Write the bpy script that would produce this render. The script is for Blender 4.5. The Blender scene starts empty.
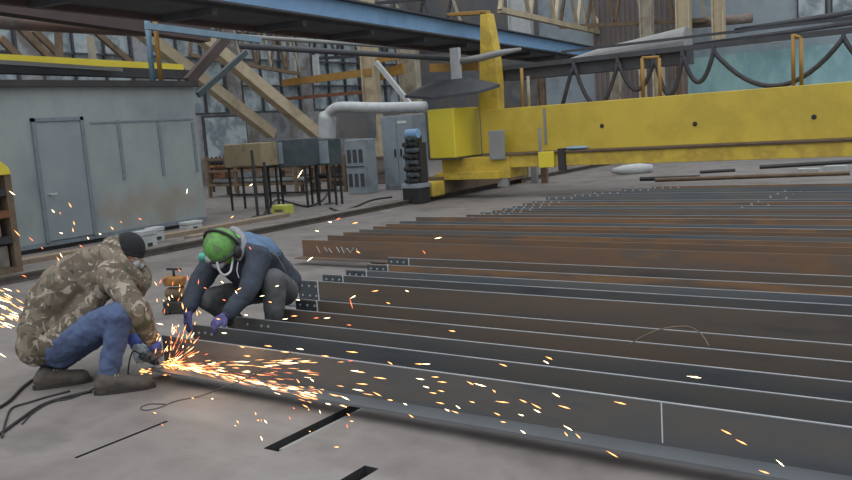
import bpy, bmesh, math, random
from mathutils import Vector, Matrix, noise
random.seed(7)
V = Vector
sc = bpy.context.scene
COL = sc.collection
# ---------------------------------------------------------------- camera
W, H, FPX, CZ = 852, 480, 835.0, 1.65
def _ray(px, py): return V((px - W/2, -(py - H/2), -FPX))
_X = (-_ray(-781, 209)).normalized()
_Z = _X.cross(_ray(1000, 86)).normalized()
_Y = _Z.cross(_X)
R = Matrix((_X, _Y, _Z))
CAM = V((0, 0, CZ))
FWD = R @ V((0, 0, -1)); RGT = R @ V((1, 0, 0)); UPV = R @ V((0, 1, 0))
def Gz(px, py, z=0.0):
    d = R @ _ray(px, py); return CAM + d*((z - CZ)/d.z)
def PY(px, py, y):
    d = R @ _ray(px, py); return CAM + d*(y/d.y)
def PX(px, py, x):
    d = R @ _ray(px, py); return CAM + d*(x/d.x)
def S(px, py, dep):
    return CAM + (R @ _ray(px, py))*(dep/FPX)
cd = bpy.data.cameras.new('camera'); cam = bpy.data.objects.new('camera', cd); COL.objects.link(cam)
cam.matrix_world = Matrix.Translation(CAM) @ R.to_4x4()
cd.sensor_width = 36; cd.lens = 36*FPX/W; cd.clip_end = 300
sc.camera = cam

# ---------------------------------------------------------------- materials
def rgb(h):
    v = [int(h[i:i+2], 16)/255 for i in (0, 2, 4)]
    return tuple(((c+.055)/1.055)**2.4 if c > .04045 else c/12.92 for c in v) + (1,)
def mat(name, stops, scale=3.0, rough=.7, metal=0.0, detail=6, bump=0.0, bscale=40, stretch=(1, 1, 1), rvar=0.0, coord='world', spec=.5, lo=.3, hi=.7, nt_type='noise', sheen=0):
    """stops: list of hex colours spread over a noise ramp"""
    m = bpy.data.materials.new(name); m.use_nodes = True
    n, l = m.node_tree.nodes, m.node_tree.links
    b = n['Principled BSDF']; b.inputs['Roughness'].default_value = rough; b.inputs['Metallic'].default_value = metal
    b.inputs['Specular IOR Level'].default_value = spec
    if coord == 'world':
        src = n.new('ShaderNodeNewGeometry').outputs['Position']
    else:
        src = n.new('ShaderNodeTexCoord').outputs['Object']
    mp = n.new('ShaderNodeMapping'); mp.inputs['Scale'].default_value = stretch; l.new(src, mp.inputs[0])
    if len(stops) == 1:
        b.inputs['Base Color'].default_value = rgb(stops[0])
    else:
        t = n.new('ShaderNodeTexNoise'); t.inputs['Scale'].default_value = scale; t.inputs['Detail'].default_value = detail; t.inputs['Roughness'].default_value = .6
        l.new(mp.outputs[0], t.inputs['Vector'])
        r = n.new('ShaderNodeValToRGB'); l.new(t.outputs[0], r.inputs[0])
        e = r.color_ramp.elements
        while len(e) < len(stops): e.new(.5)
        for i, s in enumerate(stops):
            e[i].position = lo + (hi-lo)*i/(len(stops)-1); e[i].color = rgb(s)
        l.new(r.outputs[0], b.inputs['Base Color'])
        if rvar:
            mr = n.new('ShaderNodeMapRange'); mr.inputs[3].default_value = rough-rvar; mr.inputs[4].default_value = rough+rvar
            l.new(t.outputs[0], mr.inputs[0]); l.new(mr.outputs[0], b.inputs['Roughness'])
    if bump:
        t2 = n.new('ShaderNodeTexNoise'); t2.inputs['Scale'].default_value = bscale; t2.inputs['Detail'].default_value = 4
        l.new(mp.outputs[0], t2.inputs['Vector'])
        bp = n.new('ShaderNodeBump'); bp.inputs['Strength'].default_value = bump; bp.inputs['Distance'].default_value = .01
        l.new(t2.outputs[0], bp.inputs['Height']); l.new(bp.outputs[0], b.inputs['Normal'])
    return m
def emat(name, h, s):
    m = bpy.data.materials.new(name); m.use_nodes = True
    b = m.node_tree.nodes['Principled BSDF']; b.inputs['Base Color'].default_value = rgb(h)
    b.inputs['Emission Color'].default_value = rgb(h); b.inputs['Emission Strength'].default_value = s
    return m
def camo_mat():
    m = bpy.data.materials.new('camouflage_cloth'); m.use_nodes = True
    n, l = m.node_tree.nodes, m.node_tree.links; b = n['Principled BSDF']; b.inputs['Roughness'].default_value = .9
    g = n.new('ShaderNodeNewGeometry')
    def layer(sc_, thr, col, prev, off, det=3, dist=1.5):
        mp = n.new('ShaderNodeMapping'); mp.inputs['Location'].default_value = off; l.new(g.outputs['Position'], mp.inputs[0])
        t = n.new('ShaderNodeTexNoise'); t.inputs['Scale'].default_value = sc_; t.inputs['Detail'].default_value = det; t.inputs['Distortion'].default_value = dist
        l.new(mp.outputs[0], t.inputs['Vector'])
        r = n.new('ShaderNodeValToRGB'); r.color_ramp.elements[0].position = thr; r.color_ramp.elements[1].position = thr+.04
        l.new(t.outputs[0], r.inputs[0])
        mx = n.new('ShaderNodeMix'); mx.data_type = 'RGBA'; l.new(r.outputs[0], mx.inputs[0])
        if isinstance(prev, str): mx.inputs[6].default_value = rgb(prev)
        else: l.new(prev, mx.inputs[6])
        mx.inputs[7].default_value = rgb(col); return mx.outputs[2]
    c = layer(6, .50, '746a5c', '5a5146', (0, 0, 0))
    c = layer(5, .62, '4b583f', c, (3, 5, 1))
    c = layer(8, .57, '958c7e', c, (9, 2, 4), 4, 2)
    c = layer(13, .66, 'b0a99b', c, (1, 7, 8), 4, 1.5)
    c = layer(10, .64, '37312a', c, (5, 1, 2), 4, 1.5)
    l.new(c, b.inputs['Base Color'])
    return m

M = dict(
 floor=None,
 steel_dark=mat('mill_scale_steel', ['494b4e', '56585b', '5f5c58', '505457'], 2.2, .42, .2, bump=.05, stretch=(.35, 1, 2), rvar=.12),
 steel_brown=mat('brownish_mill_steel', ['4d4b4a', '5f5852', '66594e', '545353'], 1.6, .5, .2, bump=.05, stretch=(.4, 1, 2), rvar=.12),
 steel_rust=mat('rusted_steel', ['55504b', '66564a', '735a45', '605750', '7e6347'], 1.3, .75, .1, bump=.1, stretch=(.5, 1, 2.5)),
 steel_orange=mat('orange_rusted_steel', ['58524e', '6a594c', '85664a', '5f5650', '7c6046'], 1.1, .8, .1, bump=.1, stretch=(.5, 1, 2.5)),
 steel_blue=mat('blue_grey_steel', ['555c61', '62696e', '6f6f6c', '5b6268'], 1.2, .5, .3, bump=.05, stretch=(.4, 1, 2)),
 edge=mat('cut_steel_with_sky_sheen', ['9a9fa4', 'b4b8bc'], 5, .35, .6),  # machined bright edge, with the sky's reflection also put into its pale colour
 bolt=mat('zinc_bolt_heads', ['a8adb0'], rough=.45, metal=.3),
 plate=mat('splice_plate_steel', ['3c4347', '4c5357', '434a50'], 6, .5, .3),
 chalk=mat('chalk_line', ['bfc2c2'], rough=.9),
 yellow=mat('yellow_crane_paint', ['c0a83e', 'c6ae42', 'b7a03c', 'c8b246'], 1.1, .45, 0, bump=.03, rvar=.1),
 yellow2=mat('worn_yellow_paint', ['bca23c', 'c8ae44', 'ac923c', 'c4ab46'], 2.2, .55, 0),
 yellow3=mat('bright_yellow_paint', ['dccb42', 'd4c23e'], 2, .45),
 ochre=mat('ochre_paint', ['8a6a34', 'a07a3c'], 4, .7),
 shed=mat('grey_shed_sheet', ['767f86', '848d8e', '8f9797', '7e888c'], .9, .55, .0, stretch=(1, 1, .7), bump=.02),
 shed2=mat('grey_door_sheet', ['79838a', '828b90', '899195'], 1.4, .55),
 shed_gap=mat('dark_joint_seal', ['66707a', '76828a'], 8, .7),
 roofdark=mat('dark_roofing', ['2c2d30', '3c3b3b'], 2, .8),
 brown=mat('dark_brown_girder_paint', ['463a3a', '544646'], 1.5, .7),
 tube=mat('weathered_duct', ['7c736c', '8a7064', '6e6560', '8d8680'], 1.4, .7, stretch=(1, .6, 2)),
 under=mat('mottled_dark_steel', ['34373c', '43454a', '3a3634'], 1.5, .7),  # mottled dark grey, shared by runway underside, rails, frames and pipes
 blue=mat('blue_runway_paint', ['7096bb', '7ba3ca', '668cb0'], 1.2, .5),
 bluebright=mat('pale_blue_pipe_paint', ['7c97ab', '6f8a9c'], 4, .6),
 cream=mat('cream_steel_paint', ['a2957c', 'b3a68c', '8b7d68'], 1.4, .7),
 cream2=mat('greyish_cream_paint', ['8e8576', 'a09a8a', '766a5c'], 1.6, .75),
 tan=mat('brown_rusty_strut', ['5d5044', '73614e', '4a4038'], 2, .8),
 teal=mat('teal_wall_paint', ['86adb0', '94bbbb', '7da3ab', 'a0c0be'], .9, .75, stretch=(1, 1, .5)),
 greywall=mat('stained_grey_wall', ['5c5f63', '7a7e82', '66625f', '8f9498', '6c6d71'], .55, .85, detail=10),
 darkwall=mat('sooty_wall', ['4e5156', '67635f', '575b61', '74726f'], .6, .85, detail=9),
 ribwall=mat('brownish_ribbed_sheet', ['6c6566', '7e7674'], 1.5, .8),
 bluewall=mat('faded_blue_grey_wall', ['7d8992', '8c989f', '717b84'], .8, .8),
 glass=mat('milky_dirty_glazing', ['8fa0a8', 'a7b3b7', '6d7a82', 'b4bcbc'], 1.2, .3, detail=8),
 black=mat('black_rubber', ['1e1e20', '2b2b2c'], 9, .6),
 cable=mat('dark_festoon_rubber', ['2c2c32', '3a3a40'], 9, .7),
 greyplate=mat('dull_grey_sheet', ['7d7f7e', '8d8e8c'], 2.5, .7),
 white=mat('dirty_white_paint', ['b5b9ba', 'a0a4a6'], 5, .6),
 cabinet=mat('pale_grey_cabinet_paint', ['77828a', '88929a', '6c777f'], 1.6, .55),
 darkcab=mat('dark_blue_grey_enamel', ['3f4a50', '4b565b', '353e42'], 2.4, .55),
 tanbox=mat('tan_enamel', ['857a60', '92866c', '786e58'], 4, .65),
 lime=mat('lime_plastic', ['a8b04a', 'b8bc58'], 6, .6),
 wood=mat('weathered_timber', ['7c6c5a', '8f8070', '655848'], 4, .85, stretch=(1, 6, 6)),
 iron=mat('dark_cast_iron', ['26282b', '38393b', '302c2a'], 6, .6, .2),
 rail=mat('worn_rail_steel', ['4a4542', '5d5650', '3c3836'], 3, .55, .3),
 sleeper=mat('dirty_concrete', ['6c6762', '7d7873', '5d5752', '847e78'], 1.4, .9, bump=.15),
 rusty=mat('rusty_red_iron', ['5a3e30', '7a4e34', '4b3a32'], 6, .8),
 orange=mat('dirty_orange_enamel', ['8a5a2c', '9c6c34', '5f4430'], 14, .7),
 jeans=mat('blue_denim', ['43516f', '4e5d7e', '3a4662'], 7, .95, bump=.25, bscale=60),
 camo=camo_mat(),
 beanie=mat('black_knit', ['17181b', '222327'], 30, .95, bump=.5, bscale=160),
 skin=mat('skin', ['b98a74', 'c49680'], 8, .55),
 navy=mat('navy_work_cloth', ['2b313c', '363d49', '2f3540'], 6, .92, bump=.25, bscale=50),
 navyblue=mat('faded_blue_yoke_cloth', ['48617e', '566f8b', '405672'], 6, .92, bump=.25, bscale=50),
 greyhood=mat('grey_hood_cloth', ['7e8084', '8d8f92'], 8, .95),
 trousers=mat('charcoal_work_trousers', ['484a4c', '545658', '3d3f41'], 6, .92, bump=.3, bscale=50),
 greenshell=mat('green_welding_cap', ['4f8540', '5f9a48', '547048', '5f9048'], 14, .65, lo=.3),
 greencloth=mat('bright_green_cloth', ['5fb23c', '6cc048'], 9, .85),
 hivis=mat('yellow_stripe_cloth', ['c8d04a'], rough=.6),
 glove_violet=mat('violet_blue_glove', ['4c4a78', '5c5888', '44406a'], 14, .85),
 glove_blue=mat('blue_glove_cuff', ['4a5aa8', '5565b4'], 12, .85),
 glove_grey=mat('grey_coated_glove', ['8c98a4', 'a0aab2', '74808c'], 14, .7),
 glove_dark=mat('grubby_glove', ['5a5c64', '6c7078', '4a4a50'], 14, .8),
 boot=mat('grey_brown_boot_leather', ['403c38', '504a44', '36332f'], 9, .8, bump=.2, bscale=60),
 sole=mat('dark_boot_sole', ['2c2a28'], rough=.8),
 lace=mat('pale_laces', ['a09a80'], rough=.8),
 respirator=mat('grey_respirator', ['9a9ea2', 'b0b4b6'], 9, .5),
 tealplastic=mat('teal_plastic', ['3f9a88'], rough=.4),
 eye=mat('eye_white', ['d8d4cc'], rough=.3),
 hair=mat('brown_hair', ['33261e'], rough=.8),
 spark_hot=emat('white_hot_spark', 'ffe2a8', 5.0), spark=emat('orange_spark', 'ffae66', 2.4), spark_red=emat('red_orange_spark', 'ff8450', 1.5),
 sticker=mat('printed_sticker', ['c7c9c4'], rough=.5),
)

# ---------------------------------------------------------------- mesh building
ORI = {}
class MB:
    def __init__(s): s.v = []; s.f = []; s.mi = []; s.cur = 0
    def add(s, vs, fs):
        b = len(s.v); s.v += [V(v) for v in vs]; s.f += [tuple(i+b for i in f) for f in fs]; s.mi += [s.cur]*len(fs); return s
    def box(s, lo, hi):
        x0, y0, z0 = lo; x1, y1, z1 = hi
        return s.add([(x0,y0,z0),(x1,y0,z0),(x1,y1,z0),(x0,y1,z0),(x0,y0,z1),(x1,y0,z1),(x1,y1,z1),(x0,y1,z1)],
                     [(0,3,2,1),(4,5,6,7),(0,1,5,4),(1,2,6,5),(2,3,7,6),(3,0,4,7)])
    def cbox(s, c, d): return s.box([c[i]-d[i]/2 for i in range(3)], [c[i]+d[i]/2 for i in range(3)])
    def obox(s, c, ax, ay, az):  # centre and three half-axis vectors
        c, ax, ay, az = V(c), V(ax), V(ay), V(az)
        vs = [c+i*ax+j*ay+k*az for k in (-1, 1) for i, j in ((-1,-1),(1,-1),(1,1),(-1,1))]
        return s.add(vs, [(0,3,2,1),(4,5,6,7),(0,1,5,4),(1,2,6,5),(2,3,7,6),(3,0,4,7)])
    def bar(s, p0, p1, w, h, up=(0, 0, 1)):
        p0, p1 = V(p0), V(p1); d = (p1-p0); u = V(up); a = d.cross(u)
        if a.length < 1e-6: a = d.cross(V((1, 0, 0)))
        a.normalize(); b = a.cross(d).normalized()
        return s.obox((p0+p1)/2, d/2, a*w/2, b*h/2)
    def ibar(s, p0, p1, w, h, t=.02, up=(0, 0, 1)):
        p0, p1 = V(p0), V(p1); d = (p1-p0); a = d.cross(V(up)).normalized(); b = a.cross(d).normalized(); c = (p0+p1)/2
        s.obox(c, d/2, a*t/2, b*(h/2-t)); s.obox(c+b*(h/2-t/2), d/2, a*w/2, b*t/2); s.obox(c-b*(h/2-t/2), d/2, a*w/2, b*t/2); return s
    def frame(s, d):
        d = V(d).normalized(); a = d.cross(V((0, 0, 1)))
        if a.length < 1e-3: a = d.cross(V((0, 1, 0)))
        a.normalize(); return a, a.cross(d).normalized()
    def cyl(s, p0, p1, r0, r1=None, n=14, cap=True):
        r1 = r0 if r1 is None else r1; p0, p1 = V(p0), V(p1); a, b = s.frame(p1-p0); vs = []
        for p, r in ((p0, r0), (p1, r1)):
            for i in range(n):
                t = 2*math.pi*i/n; vs.append(p+(a*math.cos(t)+b*math.sin(t))*r)
        fs = [(i, (i+1) % n, n+(i+1) % n, n+i) for i in range(n)]
        if cap: fs += [tuple(range(n-1, -1, -1)), tuple(range(n, 2*n))]
        return s.add(vs, fs)
    def pipe(s, p0, p1, r, t=.02, n=20):
        s.cyl(p0, p1, r, n=n, cap=False); s.cyl(p1, p0, r-t, n=n, cap=False)
        a, b = s.frame(V(p1)-V(p0))
        for p in (V(p0), V(p1)):
            vs = [p+(a*math.cos(2*math.pi*i/n)+b*math.sin(2*math.pi*i/n))*q for q in (r, r-t) for i in range(n)]
            s.add(vs, [(i, (i+1) % n, n+(i+1) % n, n+i) for i in range(n)])
        return s
    def tube(s, pts, r, n=8, closed=False):
        pts = [V(p) for p in pts]; m = len(pts); vs = []; up = None
        rr = r if isinstance(r, (list, tuple)) else [r]*m
        for i, p in enumerate(pts):
            if closed: d = pts[(i+1) % m]-pts[i-1]
            else: d = pts[min(i+1, m-1)]-pts[max(i-1, 0)]
            d.normalize()
            if up is None: a, up = s.frame(d)
            a = d.cross(up).normalized(); up = a.cross(d).normalized()
            for k in range(n):
                t = 2*math.pi*k/n; vs.append(p+(a*math.cos(t)+up*math.sin(t))*rr[i])
        fs = []
        for i in range(m if closed else m-1):
            j = (i+1) % m
            fs += [(i*n+k, i*n+(k+1) % n, j*n+(k+1) % n, j*n+k) for k in range(n)]
        if not closed: fs += [tuple(range(n-1, -1, -1)), tuple((m-1)*n+k for k in range(n))]
        return s.add(vs, fs)
    def ell(s, c, r, ax=None, n=16, m=10, part=1.0):
        """ellipsoid; ax = three axis vectors; part<1 keeps only the top share (cap)"""
        c = V(c); ax = ax or (V((1, 0, 0)), V((0, 1, 0)), V((0, 0, 1)))
        vs = []; fs = []
        for i in range(m+1):
            th = math.pi*part*i/m
            for k in range(n):
                t = 2*math.pi*k/n
                vs.append(c+ax[0]*(r[0]*math.sin(th)*math.cos(t))+ax[1]*(r[1]*math.sin(th)*math.sin(t))+ax[2]*(r[2]*math.cos(th)))
        for i in range(m):
            fs += [(i*n+k, (i+1)*n+k, (i+1)*n+(k+1) % n, i*n+(k+1) % n) for k in range(n)]
        if part < 1: fs.append(tuple(m*n+k for k in range(n)))
        return s.add(vs, fs)
    def cap(s, p0, p1, r0, r1=None, n=16, flat=1.0, fa=None):
        """tapered capsule: cone plus two balls; flat squashes across direction fa"""
        r1 = r0 if r1 is None else r1; p0, p1 = V(p0), V(p1); d = p1-p0; k = len(s.v)
        if d.length > 1e-6: s.cyl(p0, p1, r0, r1, n)
        s.ell(p0, (r0,)*3, n=n); s.ell(p1, (r1,)*3, n=n)
        if fa is not None:
            fa = V(fa).normalized()
            for i in range(k, len(s.v)):
                q = p0+(d*((s.v[i]-p0).dot(d)/max(d.length_squared, 1e-9)))
                e = (s.v[i]-q).dot(fa); s.v[i] -= fa*e*(1-flat)
        return s
    def build(s, name, m, parent=None, smooth=False, bevel=0.0, origin=None, fix=True):
        me = bpy.data.meshes.new(name)
        if parent is not None: o0 = ORI[parent.name]
        elif origin is not None: o0 = V(origin)
        else:
            lo = V([min(v[i] for v in s.v) for i in range(3)]); hi = V([max(v[i] for v in s.v) for i in range(3)])
            o0 = V(((lo.x+hi.x)/2, (lo.y+hi.y)/2, lo.z))
        me.from_pydata([v-o0 for v in s.v], [], s.f)
        ms = m if isinstance(m, (list, tuple)) else [m]
        for q in ms: me.materials.append(q)
        if len(ms) > 1: me.polygons.foreach_set('material_index', s.mi)
        if fix:
            bm = bmesh.new(); bm.from_mesh(me); bmesh.ops.recalc_face_normals(bm, faces=bm.faces); bm.to_mesh(me); bm.free()
        if smooth: me.polygons.foreach_set('use_smooth', [True]*len(me.polygons))
        me.update()
        o = bpy.data.objects.new(name, me); COL.objects.link(o)
        if parent is not None: o.parent = parent; ORI[o.name] = o0
        else: o.location = o0; ORI[o.name] = o0
        if bevel:
            b = o.modifiers.new('bevel', 'BEVEL'); b.width = bevel; b.segments = 2; b.limit_method = 'ANGLE'
        return o
def tag(o, label=None, cat=None, group=None, kind=None):
    if label: o['label'] = label
    if cat: o['category'] = cat
    if group: o['group'] = group
    if kind: o['kind'] = kind
    return o
def thing(name, loc, label, cat, group=None, kind=None):
    o = bpy.data.objects.new(name, None); COL.objects.link(o); o.location = loc; o.empty_display_size = .1; ORI[o.name] = V(loc)
    return tag(o, label, cat, group, kind)
def remesh(o, vox, smooth=4, disp=0.0, dscale=.1, sub=0):
    m = o.modifiers.new('r', 'REMESH'); m.mode = 'VOXEL'; m.voxel_size = vox; m.use_smooth_shade = True
    if smooth:
        s = o.modifiers.new('s', 'SMOOTH'); s.iterations = smooth; s.factor = .5
    if disp:
        t = bpy.data.textures.new('folds', 'CLOUDS'); t.noise_scale = dscale; t.noise_depth = 2
        d = o.modifiers.new('d', 'DISPLACE'); d.texture = t; d.strength = disp; d.mid_level = .5; d.texture_coords = 'LOCAL'
    dg = bpy.context.evaluated_depsgraph_get(); dg.update()
    me = bpy.data.meshes.new_from_object(o.evaluated_get(dg)); o.modifiers.clear()
    mats = list(o.data.materials); o.data = me
    if not me.materials:
        for q in mats: me.materials.append(q)
    me.polygons.foreach_set('use_smooth', [True]*len(me.polygons))
    return o

# ---------------------------------------------------------------- the setting
def floor_mat():
    m = mat('worn_floor_plates', ['5c5754', '696461', '76716e', '625e5b', '6f6b69'], .9, .66, .0, detail=10, bump=.06, bscale=25, rvar=.12)
    n, l = m.node_tree.nodes, m.node_tree.links
    b = n['Principled BSDF']; src = b.inputs['Base Color'].links[0].from_socket
    g = n.new('ShaderNodeNewGeometry'); mp = n.new('ShaderNodeMapping'); mp.inputs['Scale'].default_value = (.5, 2.2, 1); mp.inputs['Rotation'].default_value = (0, 0, .5)
    l.new(g.outputs['Position'], mp.inputs[0])
    t = n.new('ShaderNodeTexNoise'); t.inputs['Scale'].default_value = 1.3; t.inputs['Detail'].default_value = 8; l.new(mp.outputs[0], t.inputs['Vector'])
    r = n.new('ShaderNodeValToRGB'); r.color_ramp.elements[0].position = .52; r.color_ramp.elements[1].position = .95; l.new(t.outputs[0], r.inputs[0])
    mx = n.new('ShaderNodeMix'); mx.data_type = 'RGBA'; l.new(r.outputs[0], mx.inputs[0]); l.new(src, mx.inputs[6]); mx.inputs[7].default_value = rgb('8b8986')
    l.new(mx.outputs[2], b.inputs['Base Color'])
    return m
M['floor'] = floor_mat()
M['yard'] = mat('dusty_shop_floor', ['5c5855', '6d6864', '7d7974', '66605b'], .6, .85, detail=10, bump=.1)
SLOTS = [(-4.125, -4.098, 2.42, 3.03), (-3.24, -3.13, 2.97, 4.4), (-2.59, -2.50, 1.5, 3.03)]
def build_floor():
    m = MB()
    xs = sorted({-60., 30.} | {s for q in SLOTS for s in q[:2]}); ys = sorted({-6., 60.} | {s for q in SLOTS for s in q[2:]})
    dp = .14
    inside = lambda x, y: any(a < x < b and c < y < d for a, b, c, d in SLOTS)
    for i in range(len(xs)-1):
        for j in range(len(ys)-1):
            if not inside((xs[i]+xs[i+1])/2, (ys[j]+ys[j+1])/2):
                m.add([(xs[i], ys[j], 0), (xs[i+1], ys[j], 0), (xs[i+1], ys[j+1], 0), (xs[i], ys[j+1], 0)], [(0, 1, 2, 3)])
    m.cur = 1
    for a, b, c, d in SLOTS:
        m.add([(a,c,0),(b,c,0),(b,d,0),(a,d,0),(a,c,-dp),(b,c,-dp),(b,d,-dp),(a,d,-dp)], [(0,1,5,4),(1,2,6,5),(2,3,7,6),(3,0,4,7),(4,5,6,7)])
    o = m.build('floor', [M['floor'], M['iron']], origin=(0, 0, 0), fix=False); tag(o, kind='structure')
build_floor()
o = MB().cbox((-3.158, 3.70, -.035), (.028, 1.36, .05)).build('trim_1', M['greyplate']); tag(o, kind='structure')
def struct(name, mb, m, **k): return tag(mb.build(name, m, **k), kind='structure')

# back wall: teal lower band, upper grey glazing; left end darker
yb = 31.0
b = MB(); b.box((-9.6, yb, 0), (18, yb+.3, 3.4)); struct('wall_back', b, M['teal'])
b = MB(); b.box((-9.6, yb+.25, 3.4), (18, yb+.5, 9)); b.box((-15.5, yb, 0), (-13.2, yb+.3, 9)); struct('wall_back_upper', b, M['bluewall'])
b = MB(); b.box((-13.2, yb, 0), (-9.6, yb+.3, 9))
for i in range(18): b.box((-13.2+i*.2, yb-.04, 0), (-13.12+i*.2, yb, 9))
struct('wall_back_ribbed', b, M['ribwall'])
b = MB(); b.box((-40, yb+3, 0), (-15.5, yb+3.3, 10)); struct('wall_far', b, M['darkwall'])
b = MB(); b.box((-24.3, -2, 0), (-24, yb+3, 2.6)); b.box((-24.3, -2, 6.6), (-24, yb+3, 11)); struct('wall_left', b, M['greywall'])
for i in range(9):
    y0 = -2+i*4
    b = MB(); b.box((-24.3, y0, 2.6), (-24, y0+.7, 6.6)); struct('trim_%d' % (i+2), b, M['greywall'])
    f = MB(); w = MB()
    f.box((-24.1, y0+.7, 2.6), (-23.98, y0+.78, 6.6)); f.box((-24.1, y0+3.92, 2.6), (-23.98, y0+4, 6.6))
    for z in (2.6, 3.6, 4.6, 5.6, 6.55): f.box((-24.1, y0+.78, z), (-23.98, y0+3.92, z+.06))
    for k in (1, 2): f.box((-24.1, y0+.7+k*1.1, 2.6), (-23.98, y0+.75+k*1.1, 6.6))
    r_ = struct('window_%d' % (i+1), f, M['under']); w.box((-24.2, y0+.7, 2.6), (-24.14, y0+4, 6.6)); w.build('pane', M['glass'], r_)
# ---------------------------------------------------------------- steel angle bars
BH, BT = .225, .013   # web height, thickness
ZB = .075
bars = []
M['flange'] = mat('sky_lit_tone_flange_steel', ['5e6367', '6b7074', '62666a'], 1.8, .4, .25, rvar=.1)  # paler than the webs: skylight falling on the flanges is put into this colour
def make_bar(x0, y, label, m, plate=0, bolts=(), length=8.6, group=None, flange=.14, chalk=False, hgt=BH):
    z0 = ZB; z1 = z0+hgt; x1 = x0+length
    t = thing('steel_angle_bar', (x0, y, z0), label, 'steel bar', group)
    w = MB(); w.box((x0, y, z0+BT), (x1, y+BT, z1-.004)); w.build('web', m, t)
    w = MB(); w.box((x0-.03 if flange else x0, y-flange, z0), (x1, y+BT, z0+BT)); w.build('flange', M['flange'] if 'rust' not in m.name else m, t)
    w = MB(); w.box((x0, y, z1-.004), (x1, y+BT, z1)); tag(w.build('cut_edge', M['edge'] if y < 7.5 or round(y*100) % 3 == 0 else m, t), 'bright cut top edge' if y < 7.5 else None)
    if plate:
        w = MB(); w.box((x0, y-.008, z0+BT+.01), (x0+plate, y, z1-.012)); pl = w.build('splice_plate', M['plate'], t)
        w = MB(); w.box((x0+plate, y-.009, z0+.03), (x0+plate+.008, y, z1)); w.build('weld_line', M['chalk'], pl)
    yy = y-(.008 if plate else 0)
    for bx, bz in bolts:
        w = MB(); w.cyl((x0+bx, yy, z1-bz), (x0+bx, yy-.007, z1-bz), .011 if y < 10 else .019, .0095 if y < 10 else .017, n=8); w.build('bolt_head', M['bolt'], t, smooth=False)
    bars.append((x0, y)); return t
B4 = [(a, c) for a in (.05, .13, .21) for c in (.045,)]
B8 = [(a, c) for a in (.05, .14, .22) for c in (.05, .14)]
near = [
 (-4.93, 3.67, 'steel_dark', 0, [], 'front steel angle bar being cut, with one bright chalk line across its face'),
 (-4.98, 3.985, 'steel_dark', 0, [(.07, .06), (.14, .055), (.21, .06)], 'steel angle bar gripped by the crouching person in the green cap'),
 (-4.86, 4.285, 'steel_dark', 0, [(.15, .05), (.3, .05), (.37, .05)], 'steel angle bar directly behind the one the green capped person grips'),
 (-4.86, 4.62, 'steel_brown', 0, [(.1, .05), (.17, .05)], 'brownish steel angle bar with a thin wire hoop rising in front of it'),
 (-4.83, 4.95, 'steel_brown', .23, B4, 'steel angle bar with a low bolted end beside the charcoal trouser leg'),
 (-5.44, 5.63, 'steel_brown', .24, B8, 'steel angle bar showing a tall face and bolted end above the near bars'),
 (-5.40, 5.93, 'steel_dark', .25, B4, 'steel angle bar with bolted end, next behind the tall faced one'),
 (-5.33, 6.2, 'steel_blue', .25, B4, 'blue-grey steel angle bar with bolted end, two behind the tall faced one'),
 (-5.32, 6.52, 'steel_orange', .26, B4, 'orange tinged steel angle bar with bolted end in the middle stack'),
 (-5.36, 6.92, 'steel_brown', .27, B4, 'steel angle bar with bolted end lying just before the long rusty bar'),
]
for x, y, mt, pl, bo, lb in near: make_bar(x, y, lb, M[mt], pl, bo)
rusty = [
 (-7.45, 7.84, 'steel_rust', 'long rusty steel angle bar with white chalk scribbles on its end'),
 (-7.38, 8.26, 'steel_rust', 'rusty steel angle bar directly behind the one with chalk scribbles'),
 (-7.36, 8.56, 'steel_orange', 'orange rusty steel angle bar, second behind the one with chalk scribbles'),
 (-7.31, 8.84, 'steel_blue', 'grey steel angle bar among the rusty ones, third behind the chalk scribbles'),
 (-7.3, 9.14, 'steel_rust', 'rusty steel angle bar, fourth behind the one with chalk scribbles'),
 (-7.28, 9.42, 'steel_orange', 'rusty steel angle bar, fifth behind the one with chalk scribbles'),
 (-7.25, 9.70, 'steel_blue', 'grey steel angle bar, sixth behind the one with chalk scribbles'),
 (-7.31, 10.2, 'steel_orange', 'orange rusty steel angle bar whose end shows last in the rusty stack'),
]
for i, (x, y, mt, lb) in enumerate(rusty):
    t = make_bar(x, y, lb, M[mt], length=10.6, bolts=[] )
    if i == 0:
        for k, pts in enumerate([[(.25, .05), (.3, .16)], [(.38, .06), (.42, .13), (.45, .07), (.5, .15)], [(.58, .05), (.63, .14)], [(.66, .04), (.7, .15), (.75, .06), (.8, .14), (.86, .05)], [(.9, .06), (.93, .14)]]):
            w = MB(); w.tube([(x+a, y-.003, ZB+BH-.04-c*.75) for a, c in pts], .0045, 5); w.build('chalk_scribble', M['chalk'], t)
ordn = ['first', 'second', 'third', 'fourth', 'fifth', 'sixth', 'seventh', 'eighth', 'ninth', 'tenth', 'eleventh', 'twelfth', 'thirteenth', 'fourteenth']
far = [(-6.6, 10.5), (-6.5, 10.75), (-6.43, 10.99), (-6.42, 11.28), (-6.4, 11.58), (-6.45, 12.0), (-6.42, 12.3), (-6.5, 12.95), (-6.2, 13.35), (-6.0, 13.75), (-5.6, 14.15), (-5.2, 14.55)]
fm = ['steel_rust', 'steel_blue', 'steel_rust', 'steel_blue', 'steel_blue', 'steel_orange', 'steel_blue', 'steel_blue', 'steel_blue', 'steel_blue', 'steel_blue', 'steel_orange']
for i, (x, y) in enumerate(far):
    bo = [(a, c) for a in (.06, .2, .34, .48) for c in (.03, .1)] if i >= 1 else [(.1, .05)]
    if i in (4, 5, 6, 7, 8, 9): 
        xm = -2.9+(i-4)*.02-x
        bo = bo + [(xm, .035), (xm+.22, .05)]
    make_bar(x, y, 'bolted end steel angle bar, %s of the far stack counted away from the rusty bars' % ordn[i], M[fm[i]], 0, bo, length=9.5)
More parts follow.
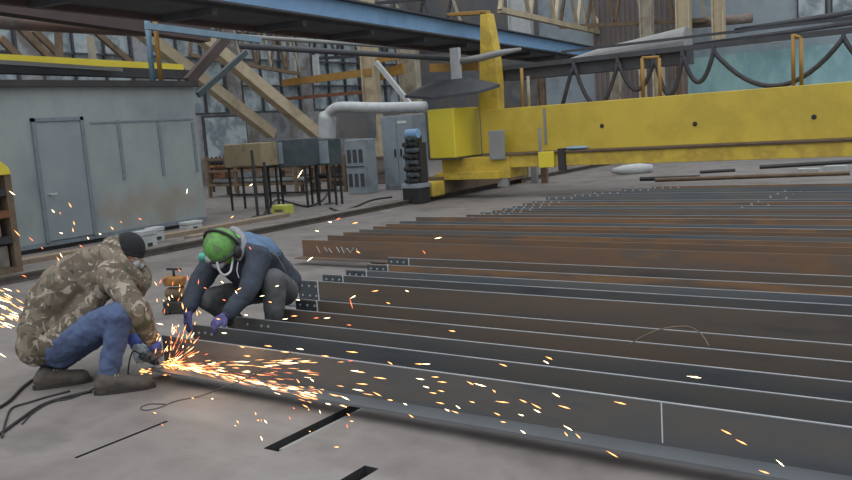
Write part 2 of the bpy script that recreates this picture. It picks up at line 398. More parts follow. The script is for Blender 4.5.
# bearers that carry the bars
for i, (x, y0, y1, lb) in enumerate([(-4.3, 3.62, 7.0, 'dark timber bearer under the bolted ends of the near bars'), (-1.0, 3.62, 14.65, 'dark timber bearer under the middle of all the bars'),
                           (2.3, 3.62, 14.65, 'dark timber bearer under the bar ends outside the picture'), (-6.3, 7.7, 10.35, 'dark timber bearer under the rusty bars'), (-4.6, 7.7, 14.65, 'dark timber bearer under the far stack')]):
    w = MB(); w.box((x-.05, y0+.14, 0), (x+.05, y1, ZB)); tag(w.build('timber_bearer', M['iron'], bevel=.004), lb, 'timber')
# chalk line on front bar
w = MB(); xx = Gz(668, 398, .29).x; w.box((xx-.003, 3.668, .1), (xx+.003, 3.67, ZB+BH-.004)); w.build('chalk_line', M['chalk'], [o for o in COL.objects if o.name == 'steel_angle_bar'][0])

# thin wires
def curve_px(pts, z=.006, sub=6):
    P = [Gz(a, b, c) if len(q) == 3 else Gz(a, b, z) for q in pts for a, b, c in [tuple(q)+((z,) if len(q) == 2 else ())]]
    return smooth_pts(P, sub)
def smooth_pts(P, sub=6):
    out = []
    for i in range(len(P)-1):
        p0, p1, p2, p3 = P[max(i-1, 0)], P[i], P[i+1], P[min(i+2, len(P)-1)]
        for k in range(sub):
            t = k/sub
            out.append(.5*((2*p1)+(p2-p0)*t+(2*p0-5*p1+4*p2-p3)*t*t+(3*p1-p0-3*p2+p3)*t**3))
    return out+[P[-1]]
def cable(name, pts, r, m, label, cat='cable', group=None, z=None):
    w = MB(); w.tube(curve_px(pts, r+.001 if z is None else z), r, 8); return tag(w.build(name, m, smooth=True), label, cat, group)
cable('hose', [(-12, 413), (8, 402), (22, 388), (34, 379), (46, 374)], .011, M['black'], 'black rubber hose from the frame edge to under the boot heel', 'hose')
cable('hose', [(-12, 440), (4, 431), (22, 418), (42, 405), (66, 397), (92, 391)], .010, M['black'], 'long black hose curving behind the near boot heel', 'hose')
cable('hose', [(2, 437), (6, 420), (12, 408), (30, 402), (50, 396), (70, 391)], .007, M['iron'], 'short dark hose bending up beside the long black hose', 'hose')
cable('power_cord', [(22, 424), (34, 412), (52, 402), (72, 398), (100, 386)], .005, M['iron'], 'thin grey power cord between the black hoses', 'cord')
w = MB(); P = [Gz(165, 404, .004), Gz(150, 404, .004), Gz(141, 407, .004), Gz(144, 410, .004), Gz(158, 408, .004), Gz(176, 401, .004), Gz(200, 396, .01), PY(222, 388, 3.46)+V((0, 0, 0)), PY(252, 376, 3.46), PY(276, 363, 3.5), PY(291, 351, 3.56)]
w.tube(smooth_pts(P), .004, 6); tag(w.build('steel_wire', M['rail'], smooth=True), 'thin looped wire rising from the floor across the front bar', 'wire')
w = MB(); w.tube(smooth_pts([PY(628, 346, 4.5), PY(640, 338, 4.52), PY(662, 329, 4.54), PY(686, 326.5, 4.56), PY(700, 333, 4.54), PY(709, 346, 4.5)]), .004, 6); tag(w.build('steel_wire', M['tan'], smooth=True), 'thin brown wire hoop standing up between two steel bars', 'wire')

# ---------------------------------------------------------------- crane rail bed and yard
def rail(name, x, label, y0=-4, y1=60):
    t = thing(name, (x, y0, 0), label, 'rail')
    w = MB(); w.box((x-.07, y0, 0), (x+.07, y1, .02)); w.build('rail_foot', M['rail'], t)
    w = MB(); w.box((x-.012, y0, .02), (x+.012, y1, .07)); w.box((x-.035, y0, .07), (x+.035, y1, .1)); w.build('rail_head', M['rail'], t)
rail('crane_rail', -10.55, 'long steel crane rail on which the yellow gantry stands')
w = MB(); w.box((-11.3, -4, 0), (-10.8, 60, .04)); tag(w.build('rail_kerb', M['sleeper'], bevel=.01), 'low dirty concrete strip running beside the crane rail', 'kerb')
w = MB(); w.box((-12.35, -4, 0), (-12.05, 12.4, .07)); tag(w.build('timber_plank', M['wood']), 'weathered timber plank along the foot of the grey shed', 'plank')

# ---------------------------------------------------------------- grey shed
sx = -13.2; se = 11.2
t = thing('site_shed', (sx, se, 0), 'long grey sheet metal shed with a panelled front and one door', 'shed')
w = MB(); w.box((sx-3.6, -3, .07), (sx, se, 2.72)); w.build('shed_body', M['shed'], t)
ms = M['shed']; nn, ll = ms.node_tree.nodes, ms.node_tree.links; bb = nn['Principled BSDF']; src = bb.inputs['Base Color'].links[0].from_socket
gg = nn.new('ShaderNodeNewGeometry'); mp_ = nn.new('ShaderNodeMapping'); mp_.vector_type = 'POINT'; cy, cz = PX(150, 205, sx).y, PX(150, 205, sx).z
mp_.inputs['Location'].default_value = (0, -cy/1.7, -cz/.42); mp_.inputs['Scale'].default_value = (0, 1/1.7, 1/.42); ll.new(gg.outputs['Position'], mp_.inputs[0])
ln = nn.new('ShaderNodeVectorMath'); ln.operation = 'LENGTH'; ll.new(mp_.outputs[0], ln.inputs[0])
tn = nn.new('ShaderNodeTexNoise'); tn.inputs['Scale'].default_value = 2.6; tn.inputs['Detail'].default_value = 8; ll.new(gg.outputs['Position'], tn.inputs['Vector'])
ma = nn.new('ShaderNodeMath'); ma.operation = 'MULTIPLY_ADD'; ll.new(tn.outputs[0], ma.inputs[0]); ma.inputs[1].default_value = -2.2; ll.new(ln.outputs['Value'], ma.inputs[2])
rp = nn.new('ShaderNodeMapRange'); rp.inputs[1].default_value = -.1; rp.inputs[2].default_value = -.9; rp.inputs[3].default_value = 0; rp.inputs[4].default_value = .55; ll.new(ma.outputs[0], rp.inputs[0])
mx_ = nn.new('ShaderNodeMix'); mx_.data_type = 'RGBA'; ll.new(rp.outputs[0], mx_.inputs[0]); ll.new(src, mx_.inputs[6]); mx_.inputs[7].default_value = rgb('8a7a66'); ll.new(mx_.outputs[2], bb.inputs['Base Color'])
w = MB(); w.box((sx-3.7, -3.1, 2.72), (sx+.10, se+.08, 2.83)); w.build('shed_roof', M['roofdark'], t)
w = MB(); w.box((sx-3.6, -3, .0), (sx-.06, se-.05, .07)); w.build('skid', M['iron'], t)
def shed_y(px, py): return PX(px, py, sx).y
dl, dr = shed_y(41, 180), shed_y(86, 180)
dt = PX(60, 121, sx).z
d = MB(); d.box((sx, dl, .16), (sx+.03, dr, dt)); door = d.build('door', M['shed2'], t, bevel=.004)
d = MB()
for a, b_, c, e in ((dl-.06, dl, .14, dt+.06), (dr, dr+.06, .14, dt+.06)): d.box((sx, a, c), (sx+.05, b_, e))
d.box((sx, dl-.06, dt), (sx+.05, dr+.06, dt+.06)); d.build('door_frame', M['shed_gap'], t)
d = MB(); hz = PX(50, 194, sx).z; d.cyl((sx+.03, dl+.1, hz), (sx+.08, dl+.1, hz), .02); d.cbox((sx+.09, dl+.14, hz), (.02, .12, .025)); d.build('door_handle', M['white'], door)
for k, (px, py0, py1) in enumerate([(121, 120, 180), (161, 121, 176), (195, 122, 172)]):
    yk = shed_y(px, 150); d = MB(); d.box((sx, yk-.03, PX(px, py1, sx).z), (sx+.02, yk+.03, PX(px, py0, sx).z)); d.build('vertical_trim', M['shed_gap'], t)
yk0, yk1 = shed_y(88, 150), shed_y(196, 150); zt = PX(140, 121, sx).z
d = MB(); d.box((sx, yk0+.1, zt-.015), (sx+.012, yk1, zt+.015)); d.build('horizontal_trim', M['shed_gap'], t)
d = MB(); d.box((sx, -3, .08), (sx+.015, se, .15)); d.build('kick_strip', M['shed_gap'], t)
# little socket boxes and blocks by the shed
def smallbox(name, p, d_, m, label, cat, lidm=None):
    t = thing(name, p, label, cat); x, y, z = p; a, b_, c = d_
    w = MB(); w.box((x-a/2, y-b_/2, z), (x+a/2, y+b_/2, z+c*.72)); w.build('body', m, t, bevel=.01)
    w = MB(); w.box((x-a/2-.01, y-b_/2-.01, z+c*.74), (x+a/2+.01, y+b_/2+.01, z+c)); w.build('lid', lidm or m, t, bevel=.01)
    w = MB(); w.box((x+a/2, y-.04, z+.05), (x+a/2+.02, y+.04, z+.1)); w.build('latch', M['iron'], t)
    return t
smallbox('white_crate', Gz(150, 249)+V((-.1, 0, 0)), (.22, .3, .3), M['white'], 'white plastic box by the shed behind the black beanie', 'box')
smallbox('white_crate', Gz(160, 244)+V((-.3, .15, 0)), (.18, .25, .26), M['white'], 'white box half hidden next to the one behind the beanie', 'box')
smallbox('white_crate', Gz(197, 232)+V((-.15, 0, 0)), (.22, .36, .2), M['white'], 'white box at the shed corner above the green cap', 'box')
w = MB(); p = Gz(197, 238); w.cbox(p+V((0, 0, .03)), (.25, .35, .06)); tag(w.build('wood_block', M['wood'], bevel=.005), 'pale wooden block on the floor by the shed corner', 'block')

# rusty rack at the left edge
p = Gz(24, 274); x0 = p.x; y1 = p.y
t = thing('machine_cabinet', (x0, y1-.8, 0), 'rusty open machine cabinet with a rounded yellow top at the left edge', 'cabinet')
w = MB(); w.box((x0-.6, y1-1.6, .12), (x0-.55, y1, 1.35)); w.build('back_panel', M['rusty'], t)
for qa, qb in ((.09, 0), (1.6, 1.52)):
    w = MB(); w.box((x0-.6, y1-qa, 0), (x0, y1-qb, 1.38)); w.build('side_panel', M['tan'], t)
for z, m_ in ((.02, 'tan'), (.45, 'iron'), (.8, 'rusty'), (1.1, 'iron')):
    w = MB(); w.box((x0-.56, y1-1.52, z), (x0, y1-.09, z+.1)); w.build('shelf', M[m_], t)
w = MB(); pr = [(-.0, 1.38), (-.02, 1.47), (-.1, 1.55), (-.25, 1.6), (-.8, 1.62), (-1.35, 1.6), (-1.5, 1.55), (-1.58, 1.47), (-1.6, 1.38)]
n_ = len(pr); vs = [(x0+.02, y1+a, z) for a, z in pr]+[(x0-.62, y1+a, z) for a, z in pr]
w.add(vs, [tuple(range(n_)), tuple(range(2*n_-1, n_-1, -1))]+[(i, i+1, n_+i+1, n_+i) for i in range(n_-1)]+[(0, n_, 2*n_-1, n_-1)]); w.build('rounded_top', M['yellow3'], t, bevel=.01)
w = MB(); w.box((x0-.5, y1-1.3, .12), (x0-.06, y1-.14, .42)); tag(w.build('storage_tin', M['sleeper'], bevel=.01), 'pale dented tin on the bottom shelf of the rusty cabinet', 'tin')
w = MB(); w.box((x0-.5, y1-1.3, .9), (x0-.06, y1-.25, 1.08)); tag(w.build('storage_tin', M['white'], bevel=.01), 'whitish tin on the upper shelf of the rusty cabinet', 'tin')
w = MB(); w.box((x0-.5, y1-1.3, .55), (x0-.06, y1-.2, .72)); tag(w.build('storage_tin', M['sleeper'], bevel=.01), 'grey tin on the middle shelf of the rusty cabinet', 'tin')

# ---------------------------------------------------------------- yellow gantry
Yc = 16.0
g = thing('gantry_crane', (-10.55, Yc, .1), 'low yellow gantry crane spanning over the stacked steel bars', 'crane')
xl = PY(481, 130, Yc).x; X1 = 12.0
w = MB(); w.box((xl, Yc, .95), (X1, Yc+.5, 1.9)); w.build('box_girder', M['yellow'], g, bevel=.01)
xb = PY(503, 160, Yc-.2).x
w = MB(); w.box((xb, Yc-.25, .64), (X1, Yc+.25, .9)); w.build('lower_beam', M['yellow2'], g, bevel=.01)
w = MB(); w.box((xb, Yc-.28, .9), (X1, Yc+.3, .95)); w.build('walkway_plate', M['tan'], g)
w = MB(); w.box((xb+.6, Yc-.295, .925), (X1, Yc-.25, .955)); w.build('edge_angle', M['tan'], g)
# joint bracket + clamp + side brackets
bx = PY(560, 165, Yc-.25).x
w = MB(); w.box((bx-.45, Yc-.33, .62), (bx-.1, Yc-.25, .95)); w.build('joint_bracket', M['yellow3'], g, bevel=.01)
w = MB(); w.box((bx, Yc-.34, .55), (bx+.14, Yc-.22, 1.0)); w.build('clamp', M['iron'], g)
w = MB(); w.cyl((bx-.4, Yc-.3, .95), (bx-.4, Yc-.3, 1.45), .035); w.build('pin_rod', M['greyplate'], g)
for px, py in ((602, 126), (695, 124), (814, 117)):
    q = PY(px, py, Yc); w = MB(); w.cyl(q, q+V((0, -.01, 0)), .045, n=10); w.build('drain_hole', M['black'], g)
for px, py in ((545, 126),):
    q = PY(px, py, Yc-.01); w = MB(); w.cbox(q, (.05, .03, .75)); w.build('measuring_rod', M['greyplate'], g)
q = PY(497, 145, Yc-.35); w = MB(); w.cbox(q, (.36, .08, .62)); w.build('control_box', M['greyplate'], g, bevel=.01)
w = MB(); w.cbox(q+V((.05, .1, -.6)), (.25, .08, .6)); w.build('cable_guard', M['greyplate'], g)
# cab block, carriage
a = PY(427, 110, Yc-.6); c = PY(453, 110, Yc-.6); zt = a.z; zb = PY(428, 159, Yc-.6).z
ex = PX(480, 120, c.x).y
w = MB(); w.box((a.x, Yc-.6, zb), (c.x, max(ex, Yc+.3), zt)); w.build('drive_housing', M['yellow3'], g, bevel=.02)
w = MB(); w.box((a.x-.01, Yc-.62, zb-.03), (c.x+.02, max(ex, Yc+.3)+.01, zb)); w.build('housing_base', M['under'], g)
w = MB(); w.box((a.x+.1, Yc-.3, .42), (xb+.2, Yc+.5, zb-.03)); w.build('carriage_neck', M['yellow2'], g, bevel=.01)
w = MB(); w.box((a.x, Yc-.45, .42), (xb-.0, Yc+.1, .58)); w.build('carriage_shelf', M['yellow2'], g, bevel=.01)
w = MB(); w.box((-10.78, Yc-.5, .12), (-10.3, Yc+3.6, .5)); w.build('end_carriage', M['tan'], g, bevel=.01)
w = MB(); w.box((-10.95, Yc-1.0, .1), (-10.25, Yc-.5, .42)); w.build('buffer', M['yellow2'], g, bevel=.03)
for k in (.3, 3.2):
    w = MB(); w.cyl((-10.62, Yc+k, .22), (-10.46, Yc+k, .22), .12, n=20); w.build('wheel', M['iron'], g)
for px, hh in ((535, .5), (545, .4), (520, .45)):
    q = Gz(px, 183); w = MB(); w.box((q.x-.08, q.y-.05, 0), (q.x+.08, q.y+.05, hh)); tag(w.build('steel_post', M['tan' if px != 535 else 'greyplate']), {535: 'short grey post beneath the yellow crane girder', 545: 'short brown post farthest right under the crane girder', 520: 'short brown post beside the crane carriage'}[px], 'post')
# mast
y = Yc+.25
def prism_px(name, pts, y0, th, m, parent):
    P = [PY(px, py, y0) for px, py in pts]; n = len(P); w = MB()
    w.add(P+[p+V((0, th, 0)) for p in P], [tuple(range(n)), tuple(range(2*n-1, n-1, -1))]+[(i, (i+1) % n, n+(i+1) % n, n+i) for i in range(n)])
    return w.build(name, m, parent, bevel=.008)
prism_px('mast', [(480, 12), (487, 13), (490, 28), (494, 50), (497, 80), (498, 111), (478, 111), (480, 60)], y, .3, M['yellow2'], g)
prism_px('mast_arm', [(446, 13), (486, 10), (487, 14), (448, 16)], y, .2, M['ochre'], g)
# festoon rail on the gantry
p0, p1 = PY(498, 62, Yc+.5), PY(852, 38, Yc+.5)
zr = (p0.z+p1.z)/2
w = MB(); w.bar((p0.x, Yc+.6, zr), (X1, Yc+.6, zr), .12, .10); w.build('festoon_rail', M['under'], g)
w = MB(); w.bar((p0.x, Yc+.9, zr-.12), (PY(690, 60, Yc+.9).x, Yc+.9, zr-.14), .5, .3); w.build('cable_tray', M['under'], g)
w = MB(); w.bar((PY(560, 40, Yc+.7).x, Yc+.75, zr+.22), (X1, Yc+.75, zr+.22), .05, .05); w.build('upper_rail', M['under'], g)
pk = [(PY(px, 60, Yc+.5).x) for px in (573, 617, 654, 682, 713, 843)]
pk.append(pk[-1]+1.45)
for i in range(len(pk)-1):
    xa, xb_ = pk[i], pk[i+1]; L = xb_-xa; dep = (.85, .6, .75, .55, .74, .7, .7)[i]; n_ = 16
    pts = [(xa+L*k/n_, Yc+.55, zr-.12-dep*(1-abs(2*k/n_-1)**2.0)) for k in range(n_+1)]
    for dx in (0,):
        w = MB(); w.tube(pts, .045, 8); w.build('festoon_cable', M['cable'], g, smooth=True)
    w = MB(); w.cbox((xa, Yc+.55, zr-.08), (.06, .1, .14)); w.build('cable_trolley', M['under'], g)
w = MB(); w.tube([(pk[0]-.32, Yc+.55, 1.86), (pk[0]-.2, Yc+.55, 2.2), (pk[0]-.1, Yc+.55, zr-.3), (pk[0], Yc+.55, zr-.12)], .045, 8); w.build('festoon_cable', M['cable'], g, smooth=True)
for px, top, th in ((642, 58, .05), (659, 58, .05), (793, 34, .05), (801, 38, .05)):
    q = PY(px, 70, Yc+.02); zz = PY(px, top, Yc+.02).z; w = MB(); w.cyl((q.x, Yc+.05, 1.88), (q.x, Yc+.05, zz), .035, n=10); w.build('handrail_post', M['ochre'], g, smooth=True)
for pa, pb in (((642, 58), (659, 57)), ((793, 35), (801, 38))):
    w = MB(); w.cyl(PY(*pa, Yc+.05), PY(*pb, Yc+.05), .03, n=10); w.build('handrail_bar', M['ochre'], g, smooth=True)
for px, t0, m_ in ((522, 68, 'ochre'), (528, 76, 'cream2')):
    q = PY(px, 80, Yc+.3); zz = PY(px, t0, Yc+.3).z; w = MB(); w.cyl((q.x, Yc+.3, 1.88), (q.x, Yc+.3, zz), .035, n=10); w.build('rail_support', M[m_], g, smooth=True)

# grey duct and dark canopies behind the mast
a, b_ = PY(604, 50, 17.6), PY(688, 42, 17.6); b_.z = a.z = (a.z+b_.z)/2
a = PY(566, 52, 17.6); a.z = b_.z-.16; w = MB(); w.tube([a, a.lerp(b_, .3), b_, b_+V((.001, 0, 0)), b_-V((.3, 0, 0))], [.06, .18, .30, .27, .26], 20); tag(w.build('air_duct', M['greyplate'], smooth=False), 'pale grey open-ended duct lying above the crane cable tray', 'duct')
t = thing('lamp_hood', PY(450, 92, 15.6), 'dark wing-shaped metal hood hanging left of the yellow mast', 'hood')
P = [PY(405, 98, 15.3), PY(432, 100, 15.2), PY(478, 94, 15.4), PY(500, 87, 15.6), PY(487, 84, 16.0), PY(436, 82, 16.0)]; q = PY(456, 80, 15.7)
w = MB(); w.add(P+[p+V((0, 0, .06)) for p in P]+[q+V((-.3, 0, .02)), q+V((.35, 0, .03))], [(0,1,2,3,4,5),(0,6,7,1),(1,7,8,2),(2,8,9,3),(3,9,10,4),(4,10,11,5),(5,11,6,0),(6,12,7),(7,12,13,8),(8,13,9),(9,13,10),(10,13,12,11),(11,12,6)]); w.build('hood_shell', M['under'], t)
w = MB(); w.box((q.x-.12, q.y, q.z-.05), (q.x+.1, q.y+.1, PY(456, 48, 15.8).z)); w.build('bracket', M['white'], t)
w = MB(); w.tube([PY(455, 62, 15.8), PY(480, 58, 15.8), PY(500, 53, 15.8), PY(521, 49, 15.8)], [.07, .075, .07, .03], 8); w.build('bracket_arm', M['greyplate'], t, smooth=True)

# ---------------------------------------------------------------- overhead blue runway and platform
zr2 = 3.9
t = thing('overhead_runway', (-10.2, 5, 3.5), 'long blue overhead crane runway with a dark underside', 'runway')
a = Gz(330, -2, zr2); a = V((-10.1, 3, zr2)); e = Gz(640, 49, 3.75)
y_end = PX(645, 50, -10.1).y
A0, A1 = Gz(338, 0, zr2), Gz(604, 50, zr2); dA = (A1-A0).normalized(); A0 = A0-dA*8; nA = dA.cross(V((0, 0, 1))).normalized(); nA = nA if nA.x < 0 else -nA
zv = V((0, 0, 1))
w = MB(); w.bar(A0-zv*.18, A1-zv*.18, .04, .36); w.build('blue_web', M['blue'], t)
for k in (0, 1):
    w = MB(); w.bar(A0-zv*.36*k, A1-zv*.36*k, .3, .03); w.build('flange', M['under'], t)
w = MB(); w.bar(A0+nA*.5-zv*.40, A1+nA*.5-zv*.40-dA*1.5, .95, .05); w.build('deck_plate', M['under'], t)
for k in range(10):
    c = A0.lerp(A1, .1+k*.085)-zv*.47; w = MB(); w.bar(c, c+nA*.95, .1, .1); w.build('cross_joist', M['under'], t)
w = MB(); w.bar(A0+nA*1.0-zv*.42, A1+nA*1.0-zv*.42-dA*1.5, .1, .16); w.build('inner_stringer', M['brown'], t)

def bar_thing(name, pa, pb, wd, h, m, label, cat, i_beam=False):
    w = MB(); (w.ibar if i_beam else w.bar)(pa, pb, wd, h); return tag(w.build(name, M[m]), label, cat)
# over the shed
for k, (pa, pb, r, m_, lb) in enumerate([((150, 30), (500, 54), .05, 'greyplate', 'thin grey pipe slung beneath the blue runway'), ((240, 46), (470, 60), .07, 'under', 'dark pipe below the thin grey pipe under the blue runway')]):
    w = MB(); w.cyl(S(*pa, 19), S(*pb, 22), r, n=10); tag(w.build('slung_pipe', M[m_], smooth=True), lb, 'pipe')
a, b_ = PX(201, 98, -23.9), PX(236, 128, -23.9)
w = MB(); w.box((-24.0, a.y, .9), (-23.93, b_.y+.6, 2.55)); r_ = struct('window_30', w, M['under']); w = MB(); w.box((-23.92, a.y+.08, .98), (-23.9, b_.y+.52, 2.47)); w.build('pane', M['glass'], r_)
bar_thing('roof_girder', PX(-8, 1, -14.5), PX(205, 33, -14.5), .35, .40, 'brown', 'massive dark brown girder above the grey shed', 'girder')
w = MB(); w.cyl(PX(-8, 20, -15.2), PX(150, 32, -15.2), .16, .11, 20); tag(w.build('weathered_pipe', M['tube'], smooth=True), 'thick weathered pinkish pipe beneath the brown girder', 'pipe')
bar_thing('yellow_rail', PX(-8, 58, -17), PX(182, 68, -17), .12, .17, 'yellow3', 'yellow painted rail running above the shed roof', 'rail')
bar_thing('cable_duct', PX(-8, 68, -16), PX(188, 75, -16), .3, .2, 'under', 'dark flat duct lying just over the shed roof', 'duct')
bar_thing('cable_duct', PX(-8, 62, -15.6), PX(120, 70, -15.6), .2, .08, 'greyplate', 'thin grey duct lying on the dark duct over the shed', 'duct')
w = MB(); w.cyl(PX(145, 0, -13.6), PX(153, 81, -13.6), .055, n=12); tag(w.build('blue_pipe', M['bluebright'], smooth=True), 'pale blue vertical pipe over the shed roof', 'pipe')
w = MB(); w.cyl(PX(153, 2, -13.4), PX(161, 81, -13.4), .045, n=12); tag(w.build('ochre_pipe', M['ochre'], smooth=True), 'ochre vertical pipe beside the pale blue one', 'pipe')
bar_thing('grey_joist', PX(146, 26, -13.2), PX(260, 40, -13.2), .1, .12, 'bluebright', 'grey-blue joist crossing behind the pale blue pipe', 'joist')
bar_thing('diagonal_brace', PX(160, 2, -18), PX(322, 138, -18), .3, .34, 'cream', 'upper thick cream diagonal brace ending by the white duct', 'brace')
bar_thing('diagonal_brace', PX(128, 22, -18.6), PX(272, 134, -18.6), .3, .30, 'cream', 'lower thick cream diagonal brace behind the shed corner', 'brace')
bar_thing('cross_strut', PX(188, 82, -15), PX(226, 38, -15), .14, .22, 'brown', 'dark brown strut crossing the two cream braces', 'strut')
bar_thing('cross_strut', PX(198, 95, -15.4), PX(246, 52, -15.4), .1, .13, 'darkcab', 'thin blue-black strut below the dark brown one', 'strut')
# lattice behind the glazing, over the shed
lab = ['steep', 'leaning', 'rusty', 'narrow', 'sloping']
for k, (x0_, y0_, x1_, y1_, m_) in enumerate([(0, 38, 26, 64, 'tan'), (20, 28, 56, 64, 'tan'), (58, 30, 60, 64, 'tan'), (34, 30, 70, 66, 'tan'), (90, 36, 93, 60, 'cream2'), (96, 32, 130, 62, 'tan')]):
    bar_thing('lattice_strut', PX(x0_, y0_, -19-.4*k), PX(x1_, y1_, -19-.4*k), .12, .16, m_, 'thin %s lattice strut above the shed, %s counted from the picture edge' % ('cream' if m_ == 'cream2' else 'brown', ordn[k]), 'strut')
# columns and middle background
def col_px(px0, px1, py0, py1, y, m, n, dp=.3):
    a = PY(px0, (py0+py1)/2, y); b_ = PY(px1, (py0+py1)/2, y); z1 = PY(px0, py0, y).z; z0 = max(0, PY(px0, py1, y).z)
    w = MB(); w.ibar(((a.x+b_.x)/2, y, z0), ((a.x+b_.x)/2, y, z1), dp, abs(b_.x-a.x), .05, up=(1, 0, 0)); return struct('trim_%d' % n, w, M[m])
col_px(363, 377, -40, 176, 24, 'cream', 20); col_px(402, 420, 20, 176, 25, 'cream2', 21)
col_px(508, 530, -60, 40, 30.5, 'white', 22); col_px(640, 652, -60, 60, 29, 'cream2', 23); col_px(676, 690, -60, 50, 29, 'cream', 24)
col_px(712, 724, -60, 40, 29, 'cream', 25); col_px(612, 622, 70, 110, 29, 'cream2', 26); col_px(654, 664, 60, 110, 29, 'cream', 27)
col_px(291, 296, 58, 85, 24, 'white', 28, .1); col_px(314, 319, 55, 85, 24, 'white', 29, .1); col_px(538, 545, 70, 110, 28, 'tan', 30, .2); col_px(676, 684, 60, 110, 26, 'tan', 31, .2)
col_px(640, 646, 60, 110, 27, 'cream', 32, .2); col_px(208, 212, 96, 130, 22, 'white', 33, .1)
for k, (a, b_, y, h, m_, lb) in enumerate([((283, 83), (372, 72), 24, .26, 'ochre', 'upper ochre beam crossing behind the blue runway'), ((283, 99), (364, 92), 24, .12, 'rusty', 'lower rusty red beam below the ochre one'),
      ((378, 60), (402, 56), 24, .2, 'ochre', 'short upper ochre beam between the cream columns'), ((378, 76), (404, 68), 24.3, .35, 'ochre', 'short wide ochre beam between the cream columns'),
      ((376, 62), (410, 104), 23.6, .16, 'white', 'thin white diagonal strut between the cream columns'), ((431, 68), (480, 66), 17.5, .2, 'ochre', 'orange painted beam behind the yellow mast')]):
    bar_thing('cross_beam' if h > .17 else 'tie_bar', PY(*a, y), PY(*b_, y), .12, h, m_, lb, 'beam' if h > .17 else 'bar')
# roof truss with lattice, upper right
zt = 4.75
def truss(p0, p1, up, n, m, label, th=.16):
    t = thing('roof_truss', (p0+p1)/2, label, 'truss')
    w = MB(); w.bar(p0, p1, th, th); w.build('bottom_chord', M[m], t)
    q0, q1 = p0+V((0, 0, up)), p1+V((0, 0, up)); w = MB(); w.bar(q0, q1, th, th); w.build('top_chord', M[m], t)
    for i in range(n):
        a = p0.lerp(p1, i/n); b_ = q0.lerp(q1, (i+.5)/n); c = p0.lerp(p1, (i+1)/n)
        w = MB(); w.bar(a, b_, th*.7, th*.7); w.build('web_strut', M[m], t); w = MB(); w.bar(b_, c, th*.7, th*.7); w.build('web_strut', M[m if i % 2 else 'cream2'], t)
truss(Gz(500, 10, zt), Gz(628, 39, zt), 2.4, 6, 'cream', 'cream lattice roof truss ending near the pale grey duct')
truss(PY(560, 27, 29.5), PY(706, 20, 29.5), 2.6, 5, 'tan', 'brown lattice roof truss along the teal wall', .14)
truss(PX(190, 55, -22), PX(300, 74, -22), 1.8, 7, 'tan', 'brown lattice truss behind the cream diagonal braces', .12)
truss(PY(290, 60, 27), PY(470, 50, 27), 2.0, 7, 'under', 'dark lattice truss seen under the blue runway', .12)
# pipes along teal wall
for k, (pa, pb, r, m_, lb) in enumerate([((735, 31), (860, 11), .09, 'under', 'topmost dark pipe along the upper teal wall'), ((690, 46), (860, 22), .07, 'under', 'second dark pipe down along the upper teal wall'),
      ((690, 24), (752, 18), .16, 'tube', 'thick weathered pipe stub above the teal wall'), ((470, 40), (640, 70), .05, 'white', 'thin pale pipe behind the blue runway tip')]):
    w = MB(); w.cyl(PY(*pa, 29.8), PY(*pb, 29.8), r, n=12); tag(w.build('wall_pipe', M[m_], smooth=True), lb, 'pipe')
for k, (x0_, x1_) in enumerate([(796, 826), (830, 860)]):
    a = PY(x0_, 20, yb-.05); b_ = PY(x1_, 2, yb-.05)
    w = MB(); w.box((a.x, yb+.12, a.z), (b_.x, yb+.2, a.z+1.2)); r_ = struct('window_%d' % (20+k), w, M['under']); w = MB(); w.box((a.x+.06, yb+.08, a.z+.06), (b_.x-.06, yb+.12, a.z+1.14)); w.build('pane', M['glass'], r_)
for k, (px, py) in enumerate([(767, 38), (775, 40), (790, 36), (805, 34)]):
    q = PY(px, py, 30.6); w = MB(); w.cbox(q, (.3, .2, .22)); tag(w.build('junction_box', M['white'], bevel=.02), 'small pale box on the teal wall pipe ledge, %s from the left' % ordn[k], 'box')

# ---------------------------------------------------------------- machinery between shed and gantry
def machine(name, px0, px1, pyt, pyb, leg_px, leg_y, y, dp, m, label, cat, legs=True):
    a = PY(px0, (pyt+pyb)/2, y); b_ = PY(px1, (pyt+pyb)/2, y); z1 = PY(px0, pyt, y).z; z0 = PY(px0, pyb, y).z
    t = thing(name, ((a.x+b_.x)/2, y+dp/2, 0), label, cat)
    w = MB(); w.box((a.x, y, z0), (b_.x, y+dp, z1)); w.build('housing', m, t, bevel=.015)
    if legs:
        for xx in (a.x+.06, b_.x-.06):
            for yy in (y+.05, y+dp-.05):
                w = MB(); w.box((xx-.02, yy-.02, 0), (xx+.02, yy+.02, z0)); w.build('leg', M['iron'], t)
        w = MB(); w.box((a.x+.06, y+.03, z0*.35), (b_.x-.06, y+.07, z0*.35+.04)); w.build('stretcher', M['iron'], t)
    return t, a, b_, z0, z1
t, a, b_, z0, z1 = machine('switch_cabinet', 224, 262, 145, 168, 0, 0, 13.3, .5, M['tanbox'], 'tan box cabinet on legs nearest the shed corner', 'cabinet')
w = MB(); w.box((a.x+.28, 13.28, z0+.03), (b_.x-.1, 13.3, z1-.04)); w.build('door_panel', M['tanbox'], t)
t, a, b_, z0, z1 = machine('switch_cabinet', 263, 304, 141, 168, 0, 0, 13.85, .5, M['darkcab'], 'dark blue-grey cabinet on legs next to the tan one', 'cabinet')
for k in range(2):
    w = MB(); q = a.x+.1+k*.3; w.box((q, 13.83, z0+.08), (q+.24, 13.85, z1-.06)); w.build('door_panel', M['cabinet' if k else 'darkcab'], t, bevel=.004)
t, a, b_, z0, z1 = machine('switch_cabinet', 305, 333, 140, 166, 0, 0, 14.4, .3, M['darkcab'], 'dark blue-grey cabinet on legs left of the louvred panel', 'cabinet')
w = MB(); w.box((a.x+.3, 14.38, z0+.04), (b_.x-.12, 14.4, z1-.04)); w.build('door_panel', M['cabinet'], t, bevel=.004)
